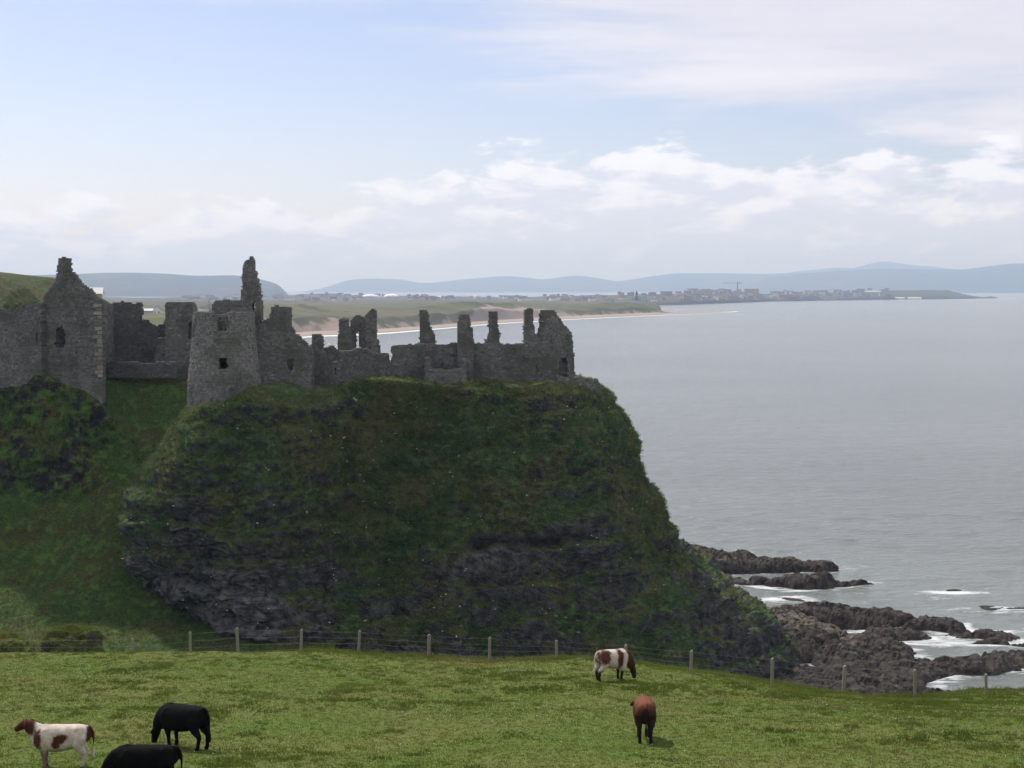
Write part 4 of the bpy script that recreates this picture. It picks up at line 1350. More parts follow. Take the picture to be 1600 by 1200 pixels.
# church with a short spire
chh = empty('church', (x_at(993, 4300), 4300, pen_z(993, 4300)))
tag(chh, 'dark church with a pointed spire on the skyline of the town', 'church')
box_obj('nave', chh, (-14, -6, -5), (10, 6, 10), M['render_grey'], 0)
box_obj('spire_tower', chh, (-3.2, -9, -5), (3.2, -6.1, 19), M['slate'], 0)
mesh_np('spire', np.array([(-3.4, -9.2, 19), (3.4, -9.2, 19), (3.4, -5.9, 19), (-3.4, -5.9, 19), (0, -7.5, 30)], float), [0, 1, 4, 1, 2, 4, 2, 3, 4, 3, 0, 4], [3, 3, 3, 3], M['slate'], chh)

# tower crane
YK = 5600
crn = empty('tower_crane', (x_at(1150, YK), YK, pen_z(1150, YK)))
tag(crn, 'thin tower crane with a long level jib above the peninsula town', 'crane')


def lattice(name, parent, p0, p1, half, n, r_=0.32):
    """a lattice boom of four chords with diagonals, from p0 to p1"""
    p0, p1 = np.array(p0, float), np.array(p1, float)
    ax = (p1 - p0) / np.linalg.norm(p1 - p0)
    s1 = np.cross(ax, [0, 1, 0]) if abs(ax[1]) < 0.9 else np.cross(ax, [1, 0, 0])
    s1 = s1 / np.linalg.norm(s1)
    s2 = np.cross(ax, s1)
    V, Q = [], []

    def bar(a, b_):
        d_ = (b_ - a) / np.linalg.norm(b_ - a)
        e1 = np.cross(d_, [0.3, 0.5, 0.81])
        e1 = e1 / np.linalg.norm(e1) * r_
        e2 = np.cross(d_, e1)
        k_ = len(V)
        for c_ in (a, b_):
            V.extend([c_ + e1, c_ + e2, c_ - e1, c_ - e2])
        for i_ in range(4):
            Q.append([k_ + i_, k_ + (i_ + 1) % 4, k_ + 4 + (i_ + 1) % 4, k_ + 4 + i_])
    cs = [half * (s1 + s2), half * (s1 - s2), half * (-s1 - s2), half * (s2 - s1)]
    for c_ in cs:
        bar(p0 + c_, p1 + c_)
    for i_ in range(n):
        a, b_ = p0 + (p1 - p0) * i_ / n, p0 + (p1 - p0) * (i_ + 1) / n
        for j_ in range(4):
            bar(a + cs[j_], b_ + cs[(j_ + 1) % 4])
    return mesh_np(name, np.array(V), Q, np.full(len(Q), 4), M['steel'], parent)


lattice('mast', crn, (0, 0, -3), (0, 0, 40), 1.0, 14, 0.5)
lattice('jib', crn, (-58, 0, 39.5), (-2, 0, 39.5), 0.8, 18, 0.22)
lattice('counter_jib', crn, (2, 0, 39.5), (15, 0, 39.5), 0.8, 5, 0.4)
box_obj('counterweight', crn, (11, -1.3, 36.5), (15, 1.3, 38.5), M['steel'], 0)
lattice('apex', crn, (0, 0, 40.2), (0, 0, 46), 0.5, 3, 0.4)

# ------------------------------------------------------------------ fence along the edge of the pasture
POSTS = [(207, 997, 1018, 70.4), (297, 987, 1018, 69.6), (372, 981, 1018, 68.6), (470, 983, 1018, 67.6), (560, 985, 1022, 66.9), (670, 991, 1030, 66.3), (765, 995, 1034, 65.6), (870, 1000, 1036, 65.4),
         (978, 1007, 1040, 64.6), (1080, 1016, 1058, 61.5), (1207, 1028, 1072, 60.9), (1318, 1040, 1082, 61.4), (1430, 1046, 1086, 63.4), (1542, 1053, 1090, 63.8), (1660, 1056, 1096, 64.5)]
pt = []
for (px, ty, by, Y) in POSTS:
    top_ = at(px, ty, Y)
    g_ = float(field_z(top_[0], Y))
    pt.append((top_, g_))
pt.insert(0, (np.array([pt[0][0][0] - 8.6, 71.5, pt[0][0][2] - 0.25]), pt[0][1] - 0.4))
f0 = (0.0, 65.0, float(field_z(0, 65)))
fence = tag(empty('wire_fence', f0), 'wooden post and wire fence along the far edge of the pasture', 'fence')
ah = np.linspace(0, 2 * math.pi, 8, endpoint=False)
rp_ = random.Random(11)
for i, (top_, g_) in enumerate(pt):
    r_ = rp_.uniform(0.062, 0.078)
    lean = (rp_.uniform(-0.05, 0.05), rp_.uniform(-0.04, 0.04))
    zs = [g_ - 0.5, g_ + 0.02, (g_ + top_[2]) / 2, top_[2] - 0.03, top_[2]]
    rs = [r_, r_ * 1.04, r_, r_ * 0.97, r_ * 0.6]
    P = np.array([[(top_[0] + lean[0] * (zz - g_) + q * np.cos(a) - f0[0], top_[1] + lean[1] * (zz - g_) + q * np.sin(a) - f0[1], zz + (0.02 * math.cos(a) if k_ > 2 else 0) - f0[2]) for a in ah] for k_, (zz, q) in enumerate(zip(zs, rs))])
    P = np.concatenate([P, np.repeat(P[-1].mean(0)[None, None], 8, 1)], 0)
    grid_obj('post', P, M['wood'], wrap=True, parent=fence, smooth=False)
for lvl in (0.95, 0.70, 0.46, 0.22):
    V, Q = [], []
    a3 = np.linspace(0, 2 * math.pi, 4, endpoint=False)
    path = []
    for i in range(len(pt) - 1):
        for s_ in np.linspace(0, 1, 7)[:-1]:
            a, b_ = pt[i], pt[i + 1]
            z_ = lambda q: q[1] + (q[0][2] - q[1]) * lvl
            x_ = a[0][0] * (1 - s_) + b_[0][0] * s_
            y_ = a[0][1] * (1 - s_) + b_[0][1] * s_ - 0.075
            zz = z_(a) * (1 - s_) + z_(b_) * s_ - 0.035 * math.sin(math.pi * s_)
            path.append((x_, y_, zz))
    path.append((pt[-1][0][0], pt[-1][0][1] - 0.075, pt[-1][1] + (pt[-1][0][2] - pt[-1][1]) * lvl))
    path = np.array(path) - np.array(f0)
    P = np.stack([np.c_[path[:, 0], path[:, 1] + 0.0024 * math.cos(a), path[:, 2] + 0.0024 * math.sin(a)] for a in a3], 1)
    grid_obj('wire', P, M['wire'], wrap=True, parent=fence)

# ------------------------------------------------------------------ mounds beyond the fence
def mound(name, px, py, Y, wpx, hpx, seed, label, vg):
    base = at(px, py, Y)
    w_, h = wpx / FPX * Y, hpx / FPX * Y
    n = 90
    a = np.linspace(0, 2 * math.pi, 120, endpoint=False)
    el_ = np.linspace(-0.35, math.pi / 2, 60)
    A, E = np.meshgrid(a, el_)
    d = np.stack([np.cos(E) * np.cos(A), np.cos(E) * np.sin(A), np.sin(E)], -1)
    rad = 1 + 0.42 * fbm(d[..., 0] * 1.9 + seed, d[..., 1] * 1.6, d[..., 2] * 1.6, 4, seed) + 0.12 * fbm(d[..., 0] * 5 + seed, d[..., 1] * 5, d[..., 2] * 6, 3, seed + 1, 0.6, True)
    P = d * rad[..., None] * np.array([w_ / 2, w_ / 2 * 0.9, h])
    P[..., 2] = np.minimum(P[..., 2], h * (0.78 + 0.22 * fbm(P[..., 0] * 1.5 + seed, P[..., 1] * 1.5, 0, 3, seed + 7)))
    sq = np.sign(P[..., 2]) * h * np.abs(P[..., 2] / h) ** 0.9
    P[..., 2] = np.where(sq < 0, sq * 9, sq)
    n_ = grid_normals(P)
    if n_[-3, :, 2].mean() < 0:
        n_ = -n_
    vgv = np.clip(vg + 0.8 * (n_[..., 2] - 0.3) + 0.4 * fbm(P[..., 0] * 1.3, P[..., 1] * 1.3, P[..., 2] * 1.3, 3, seed + 4), 0, 1.2)
    o = grid_obj(name, P, M['mound'], {'veg': vgv}, wrap=True, smooth=False)
    o.location = base
    tag(o, label, 'mound')
    return o, P + base, n_, vgv


mounds = [mound('grassy_outcrop', 112, 1022, 79, 88, 48, 3, 'rocky grass-topped outcrop poking up behind the pasture at lower left', 0.60),
          mound('grassy_bank', -8, 1026, 76, 106, 40, 8, 'rounded grassy bank cut by the left edge beside the rocky outcrop', 1.1)]

# ------------------------------------------------------------------ cattle
def tube(V, Q, pts, rads, n=14, e=1.0):
    """closed tapered tube; rads are (across, up) pairs"""
    pts = np.array(pts, float)
    k0 = len(V)
    for i, (p_, r_) in enumerate(zip(pts, rads)):
        a = pts[min(i + 1, len(pts) - 1)] - pts[max(i - 1, 0)]
        a = a / np.linalg.norm(a)
        side = np.array([1.0, 0, 0]) if abs(a[0]) < 0.8 else np.array([0, 1.0, 0])
        side = side - a * side.dot(a)
        side /= np.linalg.norm(side)
        upv = np.cross(side, a)
        rx, rz = r_ if isinstance(r_, tuple) else (r_, r_)
        for j_ in range(n):
            t_ = 2 * math.pi * j_ / n
            ct_, st2 = math.cos(t_), math.sin(t_)
            V.append(p_ + side * rx * math.copysign(abs(ct_) ** e, ct_) + upv * rz * math.copysign(abs(st2) ** e, st2))
    m_ = len(pts)
    for i in range(m_ - 1):
        for j_ in range(n):
            Q.append([k0 + i * n + j_, k0 + i * n + (j_ + 1) % n, k0 + (i + 1) * n + (j_ + 1) % n, k0 + (i + 1) * n + j_])
    Q.append([k0 + j_ for j_ in range(n)][::-1])
    Q.append([k0 + (m_ - 1) * n + j_ for j_ in range(n)])


def cow(name, label, loc, heading, scale, coat, head='graze', turn=0.0, stride=(0, 0, 0, 0), tail_swing=0.0):
    """heading: angle of the animal's forward axis from +Y, counter-clockwise"""
    V, Q = [], []
    # trunk, rump to chest: pelvis, loin, barrel, shoulder
    tube(V, Q, [(0, -0.80, 1.03), (0, -0.75, 1.01), (0, -0.62, 0.98), (0, -0.42, 0.945), (0, -0.15, 0.885), (0, 0.12, 0.865), (0, 0.38, 0.875), (0, 0.58, 0.93), (0, 0.72, 0.965), (0, 0.80, 0.975)],
         [(0.11, 0.13), (0.205, 0.21), (0.26, 0.27), (0.295, 0.315), (0.335, 0.37), (0.345, 0.395), (0.315, 0.385), (0.26, 0.33), (0.19, 0.26), (0.10, 0.15)], 20, 0.86)
    # hip bones, shoulder blades and withers
    for s_ in (-1, 1):
        tube(V, Q, [(s_ * 0.08, -0.50, 1.15), (s_ * 0.19, -0.45, 1.15), (s_ * 0.235, -0.40, 1.10)], [0.07, 0.075, 0.05], 8)
        tube(V, Q, [(s_ * 0.17, 0.40, 1.16), (s_ * 0.235, 0.48, 0.98), (s_ * 0.235, 0.56, 0.78)], [(0.06, 0.10), (0.08, 0.14), (0.06, 0.10)], 10)
    tube(V, Q, [(0, 0.20, 1.18), (0, 0.45, 1.215), (0, 0.66, 1.16)], [0.06, 0.08, 0.06], 8)
    # brisket
    tube(V, Q, [(0, 0.40, 0.64), (0, 0.62, 0.66), (0, 0.78, 0.80)], [(0.15, 0.11), (0.14, 0.13), (0.09, 0.10)], 10)
    # neck and head
    ct, st_ = math.cos(turn), math.sin(turn)

    def T(p_):
        x_, y_, z_ = p_[0], p_[1] - 0.62, p_[2]
        return (x_ * ct - y_ * st_, x_ * st_ + y_ * ct + 0.62, z_)
    if head == 'graze':
        neck = [(0, 0.50, 0.97), (0, 0.72, 0.90), (0, 0.88, 0.74), (0, 0.99, 0.58), (0, 1.04, 0.48)]
        pole, nose = np.array((0, 1.02, 0.51)), np.array((0, 1.17, 0.06))
    elif head == 'up':
        neck = [(0, 0.48, 0.95), (0, 0.68, 1.04), (0, 0.84, 1.15), (0, 0.95, 1.23), (0, 1.02, 1.27)]
        pole, nose = np.array((0, 0.97, 1.32)), np.array((0, 1.36, 1.06))
    else:
        neck = [(0, 0.48, 0.95), (0, 0.70, 0.94), (0, 0.88, 0.92), (0, 1.00, 0.90), (0, 1.06, 0.90)]
        pole, nose = np.array((0, 1.02, 0.96)), np.array((0, 1.30, 0.58))
    tube(V, Q, [T(p_) for p_ in neck], [(0.19, 0.30), (0.17, 0.265), (0.145, 0.215), (0.125, 0.175), (0.10, 0.125)], 14)
    hd = nose - pole
    hp = [pole + hd * f_ for f_ in (-0.05, 0.05, 0.24, 0.5, 0.75, 0.93, 1.0)]
    tube(V, Q, [T(p_) for p_ in hp], [(0.09, 0.08), (0.125, 0.115), (0.132, 0.13), (0.105, 0.115), (0.086, 0.095), (0.092, 0.09), (0.06, 0.055)], 12, 0.9)
    for s_ in (-1, 1):
        b0 = pole + hd * 0.06
        tube(V, Q, [T(b0 + np.array((s_ * 0.09, 0, 0.02))), T(b0 + np.array((s_ * 0.17, -0.03, 0.0))), T(b0 + np.array((s_ * 0.26, -0.05, -0.03))), T(b0 + np.array((s_ * 0.33, -0.05, -0.06)))],
             [(0.03, 0.04), (0.03, 0.08), (0.028, 0.07), (0.02, 0.025)], 8)
    # legs
    for i, s_ in enumerate((-1, 1)):
        d_ = stride[i]
        tube(V, Q, [(s_ * 0.17, 0.47, 0.98), (s_ * 0.20, 0.48, 0.80), (s_ * 0.185, 0.47 + 0.1 * d_, 0.60), (s_ * 0.165, 0.46 + 0.35 * d_, 0.42), (s_ * 0.16, 0.46 + 0.42 * d_, 0.36), (s_ * 0.16, 0.455 + 0.6 * d_, 0.20), (s_ * 0.16, 0.45 + 0.72 * d_, 0.09), (s_ * 0.16, 0.47 + 0.78 * d_, 0.05), (s_ * 0.16, 0.485 + 0.8 * d_, 0.0)],
             [(0.10, 0.17), (0.105, 0.17), (0.088, 0.12), (0.068, 0.075), (0.064, 0.068), (0.048, 0.054), (0.056, 0.062), (0.056, 0.066), (0.064, 0.08)], 10)
        d_ = stride[i + 2]
        tube(V, Q, [(s_ * 0.15, -0.56, 1.02), (s_ * 0.20, -0.53, 0.88), (s_ * 0.20, -0.50, 0.72), (s_ * 0.185, -0.57 + 0.15 * d_, 0.56), (s_ * 0.165, -0.68 + 0.3 * d_, 0.43), (s_ * 0.16, -0.68 + 0.38 * d_, 0.36), (s_ * 0.16, -0.65 + 0.6 * d_, 0.18), (s_ * 0.16, -0.63 + 0.72 * d_, 0.09), (s_ * 0.16, -0.60 + 0.78 * d_, 0.05), (s_ * 0.16, -0.585 + 0.8 * d_, 0.0)],
             [(0.11, 0.22), (0.14, 0.245), (0.13, 0.205), (0.095, 0.135), (0.064, 0.088), (0.058, 0.07), (0.050, 0.056), (0.056, 0.062), (0.056, 0.068), (0.064, 0.082)], 10)
    # udder fold
    tube(V, Q, [(0, -0.46, 0.66), (0, -0.36, 0.60), (0, -0.22, 0.62)], [(0.10, 0.06), (0.11, 0.07), (0.06, 0.05)], 10)
    # tail
    ts = tail_swing
    tube(V, Q, [(0, -0.70, 1.19), (0, -0.79, 1.18), (0.1 * ts, -0.85, 1.11), (0.3 * ts, -0.91, 0.95), (0.5 * ts, -0.91, 0.72), (0.6 * ts, -0.90, 0.55), (0.66 * ts, -0.90, 0.46), (0.7 * ts, -0.90, 0.32), (0.7 * ts, -0.90, 0.25)],
         [0.05, 0.05, 0.045, 0.036, 0.030, 0.034, 0.055, 0.045, 0.02], 8)
    sizes = [len(q) for q in Q]
    tmp = mesh_np('cow_tmp', np.array(V), np.concatenate([np.array(q) for q in Q]), sizes, M['white'])
    md = tmp.modifiers.new('r', 'REMESH')
    md.mode = 'VOXEL'
    md.voxel_size = 0.025
    sm = tmp.modifiers.new('s', 'SMOOTH')
    sm.factor = 0.5
    sm.iterations = 5
    dg = bpy.context.evaluated_depsgraph_get()
    me = bpy.data.meshes.new_from_object(tmp.evaluated_get(dg))
    bpy.data.objects.remove(tmp, do_unlink=True)
    me.name = name
    n = len(me.vertices)
    co = np.zeros(n * 3, np.float32)
    me.vertices.foreach_get('co', co)
    co = co.reshape(-1, 3)
    # a coat that is not quite smooth
    nr = np.zeros(n * 3, np.float32)
    me.vertices.foreach_get('normal', nr)
    co = co + nr.reshape(-1, 3) * (0.010 * fbm(co[:, 0] * 9, co[:, 1] * 9, co[:, 2] * 9, 4, 3, 0.65))[:, None]
    me.vertices.foreach_set('co', co.astype(np.float32).ravel())
    colr = coat(co)
    me.attributes.new('coat', 'FLOAT_COLOR', 'POINT').data.foreach_set('color', np.c_[colr, np.ones(n)].astype(np.float32).ravel())
    me.materials.clear()
    me.materials.append(M['hide'])
    me.polygons.foreach_set('use_smooth', np.ones(len(me.polygons), bool))
    me.update()
    o = bpy.data.objects.new(name, me)
    COL.objects.link(o)
    o.location = loc
    f_ = np.array((-math.sin(heading), math.cos(heading))) * 0.7
    sl = float(field_z(loc[0] + f_[0], loc[1] + f_[1], False) - field_z(loc[0] - f_[0], loc[1] - f_[1], False)) / 1.4
    o.rotation_euler = (0.85 * math.atan(sl), 0, heading)
    o.scale = (scale,) * 3
    tag(o, label, 'cow', 'cattle grazing in the pasture')
    # eyes
    for s_ in (-1, 1):
        e_ = pole + hd * 0.27 + np.array((s_ * 0.098, 0, 0.0)) + np.array((0, 0.03, 0.035))
        c_ = np.array(T(e_))
        a = np.linspace(-math.pi / 2, math.pi / 2, 6)
        b_ = np.linspace(0, 2 * math.pi, 8, endpoint=False)
        P = np.stack([c_[0] + 0.022 * np.cos(a)[:, None] * np.cos(b_), c_[1] + 0.022 * np.cos(a)[:, None] * np.sin(b_), c_[2] + 0.022 * np.sin(a)[:, None] * np.ones(8)], -1)
        grid_obj('eye', P, M['eye'], wrap=True, parent=o)
    return o


m, t = material('short_hair_coat')
oc_ = t.n('ShaderNodeTexCoord').outputs['Object']
n2 = t.noise(oc_, 34.0, 5, 0.7)
n4 = t.noise(oc_, 5.0, 5, 0.65)
g = t.mix(1.0, attr(t, 'coat', True), t.mix(n2, (0.6, 0.6, 0.6), (1.3, 1.3, 1.3)), 'MULTIPLY')
g = t.mix(1.0, g, t.mix(t.ramp(n4, 0.35, 0.7), (0.80, 0.72, 0.64), (1.05, 1.05, 1.05)), 'MULTIPLY')
b = finish(t, g, 0.9, n2, 0.8, 0.015, 0.08)
b.inputs['Sheen Weight'].default_value = 0.0
M['hide'] = m
M['eye'] = plain('dark_eye', (0.01, 0.008, 0.006), 0.15)

WHT, RED, DRK, PINK = np.array((0.60, 0.55, 0.50)), np.array((0.102, 0.040, 0.026)), np.array((0.030, 0.018, 0.015)), np.array((0.40, 0.27, 0.22))


def blend(a, b_, f_):
    return a + (b_ - a) * f_[:, None]


def blob(co, c_, r_, soft=0.20, seed=0):
    d = np.sqrt((((co - np.array(c_)) / np.array(r_)) ** 2).sum(1))
    d = d + 0.30 * fbm(co[:, 0] * 6, co[:, 1] * 6, co[:, 2] * 6, 3, seed) + 0.22 * fbm(co[:, 0] * 30, co[:, 1] * 30, co[:, 2] * 30, 2, seed + 50)
    return 1 - sstep(1 - soft, 1 + soft, d)


def coat_near_pied(co):
    c_ = np.tile(WHT, (len(co), 1))
    c_ = blend(c_, RED * 0.8, blob(co, (-0.3, -0.03, 0.93), (0.3, 0.22, 0.15), seed=1))
    c_ = blend(c_, RED * 0.9, blob(co, (-0.28, 0.10, 0.78), (0.2, 0.13, 0.14), seed=2))
    c_ = blend(c_, RED * 0.7, blob(co, (0, -0.84, 0.98), (0.5, 0.14, 0.34), seed=3))
    c_ = blend(c_, RED, blob(co, (0, 0.62, 0.86), (0.5, 0.15, 0.30), seed=4))
    c_ = blend(c_, RED * 0.75, sstep(0.66, 0.80, co[:, 1] + 0.05 * fbm(co[:, 0] * 6, co[:, 1] * 6, co[:, 2] * 6, 2, 5)) * sstep(0.9, 1.05, co[:, 2]))
    c_ = blend(c_, DRK, blob(co, (0, 0.47, 0.30), (0.5, 0.2, 0.35), seed=6) * 0.8)
    c_ = blend(c_, PINK, sstep(0.66, 0.56, co[:, 2]) * (np.abs(co[:, 1]) < 0.5) * 0.4)
    c_ = blend(c_, DRK, sstep(0.12, 0.03, co[:, 2]))
    return c_


def coat_far_pied(co):
    c_ = np.tile(WHT, (len(co), 1))
    c_ = blend(c_, RED, blob(co, (0.1, -0.55, 1.0), (0.50, 0.30, 0.30), seed=11))
    c_ = blend(c_, RED * 0.9, blob(co, (0.2, 0.20, 0.95), (0.40, 0.17, 0.42), seed=12))
    c_ = blend(c_, RED * 0.8, sstep(0.52, 0.66, co[:, 1] + 0.08 * fbm(co[:, 0] * 6, co[:, 1] * 6, co[:, 2] * 6, 2, 13)))
    c_ = blend(c_, DRK * 1.2, sstep(0.86, 0.98, co[:, 1]))
    c_ = blend(c_, DRK, sstep(0.50, 0.36, co[:, 2]) * (co[:, 1] < 0.8))
    c_ = blend(c_, WHT * 0.9, blob(co, (0, -0.92, 0.35), (0.2, 0.1, 0.2), seed=14))
    return c_


def coat_brown(co):
    c_ = np.tile(RED * 1.7, (len(co), 1))
    c_ = blend(c_, RED * 0.55, sstep(1.18, 0.95, co[:, 2]))
    c_ = blend(c_, DRK * 0.8, sstep(0.80, 0.55, co[:, 2] + 0.08 * fbm(co[:, 0] * 5, co[:, 1] * 5, co[:, 2] * 5, 2, 21)))
    c_ = blend(c_, DRK * 0.7, blob(co, (0, -0.90, 0.65), (0.13, 0.12, 0.48), seed=22) * 0.9)
    return c_


def coat_black(co):
    return np.tile(np.array((0.0045, 0.0045, 0.005)), (len(co), 1))


def place(px, py):
    return tuple(on_field(px, py))


def place_y(px, Y):
    x_ = float(x_at(px, Y))
    return (x_, Y, float(field_z(x_, Y)))


H = math.pi / 2
cow('cow', 'white cow with red-brown patches and brown head raised, nearest at lower left', place_y(86, 39.3), H + 0.12, 0.93, coat_near_pied, 'up', -0.3)
cow('cow', 'black cow grazing behind the others at lower left, hind legs and tail showing', place_y(283, 42.6), H - 0.50, 1.03, coat_black, 'graze', 0.0, (0, 0, 0.06, -0.05), 0.0)
cow('cow', 'black cow cut off by the bottom edge, only its sloping back in view', place_y(219, 35.6), H + 0.05, 0.96, coat_black, 'graze')
cow('cow', 'red-brown cow with dark legs seen from behind, standing alone in mid pasture', place(1007, 1157), -0.05, 1.0, coat_brown, 'level', 0.30, (0, 0.0, 0.10, -0.05), 0.02)
cow('cow', 'brown and white cow grazing beside the fence', place(954, 1063), -H * 0.62, 0.97, coat_far_pied, 'graze', -0.2, (0.05, -0.05, 0.10, -0.10), 0.05)

# ------------------------------------------------------------------ grass
def blades(name, base, nrm, length, width, per, tint, mat, seed, spread=0.05, lean=0.5):
    """tufts of single-triangle blades at points base"""
    r = np.random.default_rng(seed)
    n = len(base) * per
    b_ = np.repeat(base, per, 0) + r.normal(0, 1, (n, 3)) * np.array([spread, spread, 0.0])
    up = np.repeat(nrm, per, 0) + r.normal(0, lean, (n, 3)) + np.array([0, 0, 0.35])
    up /= np.linalg.norm(up, axis=1, keepdims=True)
    L_ = np.repeat(length, per)[:, None] * r.uniform(0.6, 1.25, (n, 1))
    side = np.cross(up, r.normal(0, 1, (n, 3)))
    side /= np.linalg.norm(side, axis=1, keepdims=True)
    w_ = (np.repeat(width, per) * r.uniform(0.7, 1.3, n))[:, None]
    V = np.stack([b_ - side * w_ - up * 0.02, b_ + side * w_ - up * 0.02, b_ + up * L_], 1).reshape(-1, 3)
    tn = np.clip(np.repeat(tint, per) + r.normal(0, 0.22, n), 0, 1)
    o = mesh_np(name, V, np.arange(3 * n), np.full(n, 3), mat, None, {'tint': np.repeat(tn, 3)})
    tag(o, kind='stuff')
    return o


# pasture sward: even over the visible ground
n = 125000
py_ = rng.uniform(0, 1, n)
gyv = 30 + 40 * py_ ** 0.8
gxv = rng.uniform(-0.42, 0.42, n) * gyv
gz = field_z(gxv, gyv)
keep = gyv < np.interp(gxv, CR[:, 0], CR[:, 1]) + 2.5
gxv, gyv, gz = gxv[keep], gyv[keep], gz[keep]
lump = fbm(gxv / 0.9, gyv / 0.9, 0, 3, 201) + 0.6 * fbm(gxv / 5, gyv / 4, 0, 2, 202)
edge_ = sstep(3.0, 0.0, np.abs(gyv - np.interp(gxv, CR[:, 0], CR[:, 1]))) * (gxv > -9.5)
ln = 0.040 + 0.075 * sstep(0.15, 0.75, lump) + 0.10 * edge_ * rng.uniform(0, 1, len(gxv))
tint_ = np.clip(0.5 + 0.55 * fbm(gxv / 2.2, gyv / 2.2, 0, 3, 203) - 0.22 * sstep(0.2, 0.7, lump) + 0.15 * edge_, 0, 1)
nn = np.tile(np.array([0, 0, 1.0]), (len(gxv), 1))
blades('pasture_grass', np.c_[gxv, gyv, gz], nn, ln, np.full(len(gxv), 0.011) + ln * 0.055, 5, tint_, M['blade'], 301)
# rushy tussocks, and long grass under the fence
n = 2600
tyv = 31 + 36 * rng.uniform(0, 1, n) ** 0.8
txv = rng.uniform(-0.42, 0.42, n) * tyv
k_ = (fbm(txv / 6, tyv / 5, 0, 3, 208) + rng.normal(0, 0.15, n)) > 0.16
k_ &= tyv < np.interp(txv, CR[:, 0], CR[:, 1])
txv, tyv = txv[k_], tyv[k_]
fpx = np.linspace(-9.5, 30, 420)
fpx = fpx + rng.normal(0, 0.05, 420)
fpy = np.interp(fpx, CR[:, 0], CR[:, 1]) + rng.normal(-0.3, 0.5, 420)
txv, tyv = np.r_[txv, fpx], np.r_[tyv, fpy]
isf = np.r_[np.zeros(len(tyv) - 420), np.ones(420)]
blades('tussock_grass', np.c_[txv, tyv, field_z(txv, tyv)], np.tile([0, 0, 1.0], (len(txv), 1)), rng.uniform(0.05, 0.14, len(txv)) * (1 + 0.9 * isf), np.full(len(txv), 0.012), 34, np.clip(0.24 + 0.4 * isf + rng.normal(0, 0.15, len(txv)), 0, 1), M['blade'], 306, 0.10, 0.45)
# small white flowers in the grass
n = 2600
fyv = rng.uniform(30, 62, n)
fxv = rng.uniform(-0.4, 0.4, n) * fyv
k_ = (fbm(fxv / 6, fyv / 6, 0, 2, 205) + rng.normal(0, 0.2, n)) > 0.02
fxv, fyv = fxv[k_], fyv[k_]
fb = np.c_[fxv, fyv, field_z(fxv, fyv) + 0.06]
o = blades('daisies', fb, np.tile([0, 0, 1.0], (len(fb), 1)), np.full(len(fb), 0.016), np.full(len(fb), 0.010), 2, np.full(len(fb), 0.5), M['white'], 302, 0.01)

# rough grass on the castle rock
P, Nv, vg = ROCK
vis = (P[..., 1] < 192)
idx = np.argwhere(vis & (vg > 0.35))
pick = idx[rng.integers(0, len(idx), 50000)]
b_ = P[pick[:, 0], pick[:, 1]] + rng.normal(0, 0.12, (len(pick), 3)) * np.array([1, 1, 0.4])
nv = Nv[pick[:, 0], pick[:, 1]]
vv = vg[pick[:, 0], pick[:, 1]]
tn = np.clip(0.42 + 0.9 * fbm(b_[:, 0] / 2.5, b_[:, 1] / 2.5, b_[:, 2] / 2.5, 3, 206) + 0.12 * (b_[:, 2] > 31), 0, 1)
blades('cliff_grass', b_, nv * 0.6, 0.16 + 0.22 * np.clip(vv, 0, 1) * rng.uniform(0.3, 1, len(b_)), np.full(len(b_), 0.040), 6, tn, M['cliffblade'], 303, 0.12, 0.45)
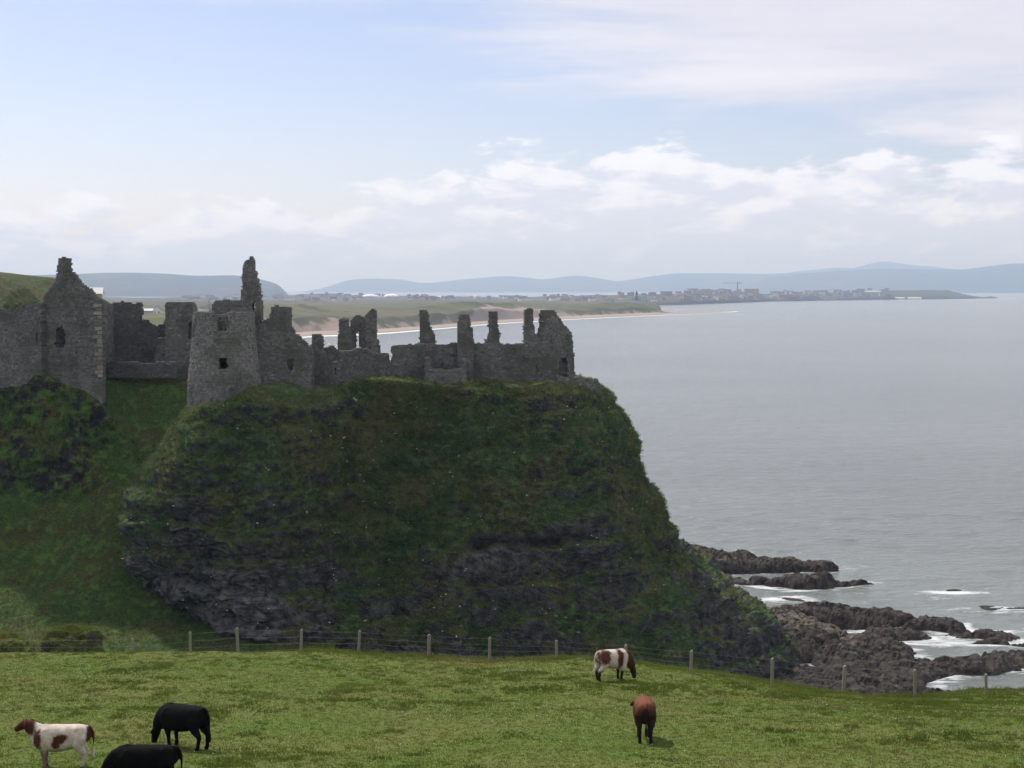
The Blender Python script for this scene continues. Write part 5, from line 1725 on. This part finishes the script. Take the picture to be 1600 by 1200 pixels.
# rough grass on the gully slope
gi = rng.integers(0, len(gx), 60000)
gj = rng.integers(0, len(gy), 60000)
k_ = (gy[gj] < 260) & (gx[gi] > -92) & (veg_g[gj, gi] > 0.45)
gi, gj = gi[k_], gj[k_]
b_ = GP[gj, gi] + rng.normal(0, 0.08, (len(gi), 3)) * np.array([1.5, 1, 0])
tn = np.clip(0.5 + 0.6 * fbm(b_[:, 0] / 3, b_[:, 1] / 3, 0, 3, 207), 0, 1)
blades('slope_grass', b_, np.tile([0, -0.3, 0.8], (len(b_), 1)), rng.uniform(0.16, 0.36, len(b_)), np.full(len(b_), 0.040), 4, tn, M['cliffblade'], 304, 0.14, 0.5)
for k, (mo, Pm, nm, vm) in enumerate(mounds):
    ii = np.argwhere(vm > 0.4)
    ii = ii[rng.integers(0, len(ii), 2600)]
    b_ = Pm[ii[:, 0], ii[:, 1]]
    q = blades('grass', b_, nm[ii[:, 0], ii[:, 1]], rng.uniform(0.06, 0.14, len(b_)), np.full(len(b_), 0.012), 5, rng.uniform(0.3, 0.9, len(b_)), M['blade'], 310 + k, 0.03, 0.5)
    q.parent = mo
    q.matrix_parent_inverse = mo.matrix_world.inverted() if False else q.matrix_parent_inverse
    q.location = tuple(-np.array(mo.location))

# white sea campion specks on the cliff
idx = np.argwhere((P[..., 1] < 185) & (P[..., 2] > 9) & (P[..., 2] < 33))
cl = idx[rng.integers(0, len(idx), 170)]
sp_ = []
for a in cl:
    for _ in range(rng.integers(1, 3)):
        q = P[(a[0] + rng.integers(-3, 4)) % len(P), (a[1] + rng.integers(-4, 5)) % NA]
        n_ = Nv[a[0], a[1]]
        sp_.append(q + n_ * 0.22)
sp_ = np.array(sp_)
blades('campion_flowers', sp_, np.tile([0, -0.4, 0.6], (len(sp_), 1)), rng.uniform(0.05, 0.16, len(sp_)), rng.uniform(0.03, 0.08, len(sp_)), 4, np.full(len(sp_), 0.5), M['white'], 305, 0.05, 0.6)

# ------------------------------------------------------------------ haze
hz = box_obj('haze', None, (-75000, -3000, -12), (75000, 45000, 760), None, 0.0)
hz.data.materials.clear()
m = bpy.data.materials.new('sea_haze')
m.use_nodes = True
t = NT(m.node_tree)
v = t.n('ShaderNodeVolumePrincipled')
v.inputs['Color'].default_value = (0.44, 0.64, 1.0, 1)
v.inputs['Absorption Color'].default_value = (0.55, 0.55, 0.55, 1)
v.inputs['Density'].default_value = 8.0e-5
v.inputs['Anisotropy'].default_value = 0.2
t.n('ShaderNodeOutputMaterial', in_Volume=v)
hz.data.materials.append(m)
tag(hz, kind='stuff')
